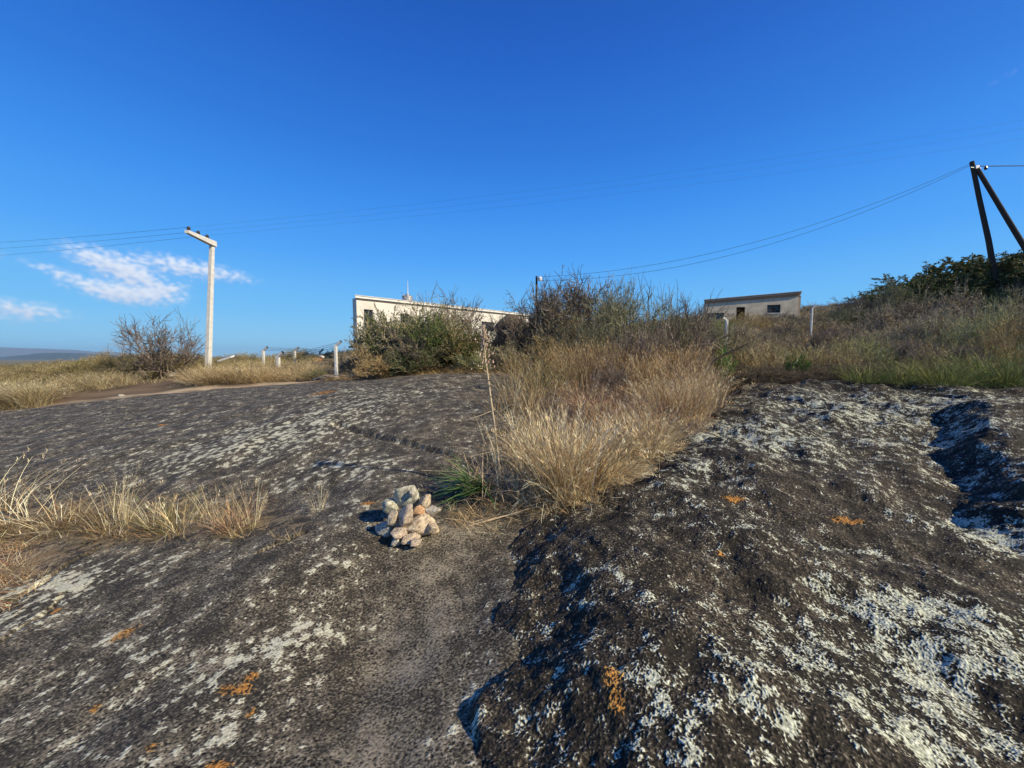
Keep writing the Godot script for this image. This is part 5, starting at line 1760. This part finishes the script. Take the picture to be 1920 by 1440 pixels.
# ---------------------------------------------------------------- small things
func build_small() -> void:
	# the strap-leaved plant with its dead flower stalk
	rng.seed = 61
	var at := pick(910, 930)
	var o := base("rosette_plant", at, "spiky green rosette plant with a tall dead flower stalk left of the dry grass", "plant")
	var d0 := -(cam.transform.affine_inverse() * at).z
	var mb := MB.new()
	for k in 110:
		var a := PI - 0.35 + rng.randfn(0.0, 0.75)
		mb.blade(Vector3(rng.randfn(0, 0.05), 0.03, rng.randfn(0, 0.05)), a, rng.randf_range(0.7, 1.3), rng.randf_range(0.28, 0.5), rng.randf_range(0.011, 0.019), rng.randf_range(0.4, 1.1), vary([Color(0.15, 0.27, 0.05), Color(0.24, 0.36, 0.08), Color(0.10, 0.19, 0.04)][k % 3], 0.2), 6, rng.randf_range(-0.3, 0.3))
	part("green_leaf", mb.mesh(), M.leaf, o)
	mb = MB.new()
	for k in 170:
		var a := rng.randf() * TAU
		mb.blade(Vector3(rng.randfn(0, 0.09), 0.02, rng.randfn(0, 0.09)), a, rng.randf_range(0.2, 1.4), rng.randf_range(0.2, 0.5), rng.randf_range(0.006, 0.014), rng.randf_range(0.4, 1.6), vary([Color(0.48, 0.36, 0.21), Color(0.36, 0.25, 0.14), Color(0.58, 0.46, 0.29)][k % 3], 0.2), 6, rng.randf_range(-0.8, 0.8))
	part("dry_leaf", mb.mesh(), M.straw, o)
	var pts := []
	var path := [[938, 905], [935, 868], [932, 840], [926, 790], [919, 740], [914, 700], [910, 672], [906, 630]]
	var rad := [0.013, 0.012, 0.011, 0.0095, 0.009, 0.008, 0.006, 0.003]
	for q in path: pts.append(px(q[0], q[1], d0 + 0.02) - at)
	pts[0].y = minf(pts[0].y, 0.1)
	mb = MB.new()
	mb.tube(pts, rad, 7, Color(0.56, 0.43, 0.27))
	var stalk := part("flower_stalk", mb.mesh(), M.bark, o)
	mb = MB.new()
	for q in [[934, 845, -55, 8], [932, 820, 30, -4], [929, 800, 25, -6], [927, 780, 50, -22], [924, 770, -40, 12], [920, 745, 15, -6], [916, 715, 15, -8], [913, 700, -14, -8], [917, 722, 12, 2], [936, 855, 20, 2]]:
		var p := px(q[0], q[1], d0 + 0.02) - at
		mb.tube([p, p + Vector3(q[2] * 0.6, 2 - q[3] * 0.9, 6) / FOCAL * d0, p + Vector3(q[2], -q[3] * 1.1, 12) / FOCAL * d0], [0.005, 0.004, 0.002], 4, Color(0.52, 0.40, 0.26))
	part("side_leaf", mb.mesh(), M.bark, stalk)
	mb = MB.new()
	for k in 150:
		var t := pow(rng.randf(), 0.8)
		var p: Vector3 = px(911 - 4 * t + rng.randfn(0, 11 * (1.1 - t)), lerpf(692, 610, t), d0 + 0.02 + rng.randfn(0, 0.05)) - at
		var b: Vector3 = pts[6].lerp(pts[7], clampf(t * 1.3 - 0.3, 0.0, 1.0)) if t > 0.25 else pts[5].lerp(pts[6], t * 4.0)
		if k % 3 == 0: mb.tube([b, p], [0.0025, 0.0015], 3, Color(0.42, 0.32, 0.22), false)
		var s := rng.randf_range(0.005, 0.011)
		mb.tube([p + Vector3(0, -s, 0), p, p + Vector3(0, s, 0)], [s * 0.4, s, s * 0.3], 5, vary(Color(0.50, 0.37, 0.27), 0.3))
	part("seed_head", mb.mesh(), M.bark, stalk)
	# fallen straws on the rock
	rng.seed = 62
	for q in [[790, 885, 930, 893, "long pale straw lying on the rock left of the green rosette"], [880, 990, 975, 965, "pale straw lying at the foot of the dry grass right of the cairn"], [900, 985, 1065, 940, "long straw along the edge of the dark boulder below the dry grass"], [835, 975, 905, 990, "short dry straw lying right of the cairn"]]:
		var a := pick(q[0], q[1])
		var b := pick(q[2], q[3])
		var m1 := a.lerp(b, 0.5)
		m1.y = maxf(surf(m1.x, m1.z), m1.y) + 0.02
		mb = MB.new()
		mb.tube([a + Vector3(0, 0.008, 0), m1, b + Vector3(0, 0.012, 0)], [0.003, 0.004, 0.004], 5, Color(0.60, 0.47, 0.30))
		tag(part("fallen_straw", mb.mesh(), M.bark), q[4], "straw", "straws lying on the rock")
	# orange heap, pale slab and grey scraps beyond the slab
	var hp := gp(597, 27.0)
	var ty := px(597, 668, 27.0).y
	o = base("orange_heap", Vector3(hp.x, ty - 0.42, hp.z), "small orange-red heap with a pale lump on it near the far fence posts", "heap")
	var hm := part("heap", stone_mesh(77, Vector3(1.0, 0.6, 0.8), [Color(0.5, 0.13, 0.05), Color(0.66, 0.24, 0.10), Color(0.45, 0.16, 0.08)]), tinted(0.9), o)
	hm.position = Vector3(-0.05, 0.12, 0)
	var cap := part("pale_lump", stone_mesh(78, Vector3(0.42, 0.26, 0.35), [Color(0.66, 0.58, 0.48), Color(0.78, 0.72, 0.62)]), tinted(0.9), o)
	cap.position = Vector3(0.33, 0.4, 0.1)
	var sp := px(424, 672, 16.5)
	mb = MB.new()
	mb.box(Vector3(-0.28, -0.03, -0.16), Vector3(0.28, 0.03, 0.16))
	var pl := part("pale_board", mb.mesh(), M.concrete)
	pl.position = sp
	pl.rotation_degrees = Vector3(12, 10, 18)
	tag(pl, "pale flat board sticking out of the straw grass right of the concrete pole", "board")
	# dark branch arching out of the dry grass to the right
	var br := base("dead_branch", pick(1318, 745), "dark dead branch arching right out of the dry grass", "branch")
	var c0 := br.position
	var dd := -(cam.transform.affine_inverse() * c0).z
	var l := []
	for q in [[1318, 745], [1328, 690], [1345, 672], [1365, 663], [1385, 653], [1402, 644]]: l.append(px(q[0], q[1], dd) - c0)
	mb = MB.new()
	mb.tube(l, [0.03, 0.026, 0.022, 0.018, 0.014, 0.006], 6, Color(0.075, 0.055, 0.042))
	part("stem", mb.mesh(), M.bark, br)
	mb = MB.new()
	for k in 14:
		var t := rng.randf_range(1.2, 5.0)
		var p: Vector3 = l[int(t)].lerp(l[mini(int(t) + 1, 5)], t - int(t))
		mb.tube([p, p + Vector3(rng.randfn(0.08, 0.1), rng.randf_range(-0.05, 0.18), rng.randfn(0, 0.08))], [0.006, 0.003], 4, Color(0.10, 0.075, 0.06), false)
	part("twig", mb.mesh(), M.bark, br)
	# grey dead sticks lying at the end of the slab
	for q in [[585, 712, 640, 700, "bleached stick lying at the end of the slab under the brush"], [600, 708, 665, 713, "second bleached stick lying lower at the end of the slab"], [640, 697, 725, 712, "long bleached branch lying along the foot of the green bushes"]]:
		var a := gp(q[0], 11.6)
		var b := gp(q[2], 11.4)
		mb = MB.new()
		mb.tube([a + Vector3(0, 0.05, 0), a.lerp(b, 0.5) + Vector3(0, 0.16, 0.1), b + Vector3(0, 0.06, 0)], [0.02, 0.022, 0.012], 5, Color(0.36, 0.32, 0.28))
		tag(part("fallen_stick", mb.mesh(), M.bark), q[4], "stick", "bleached sticks at the end of the slab")
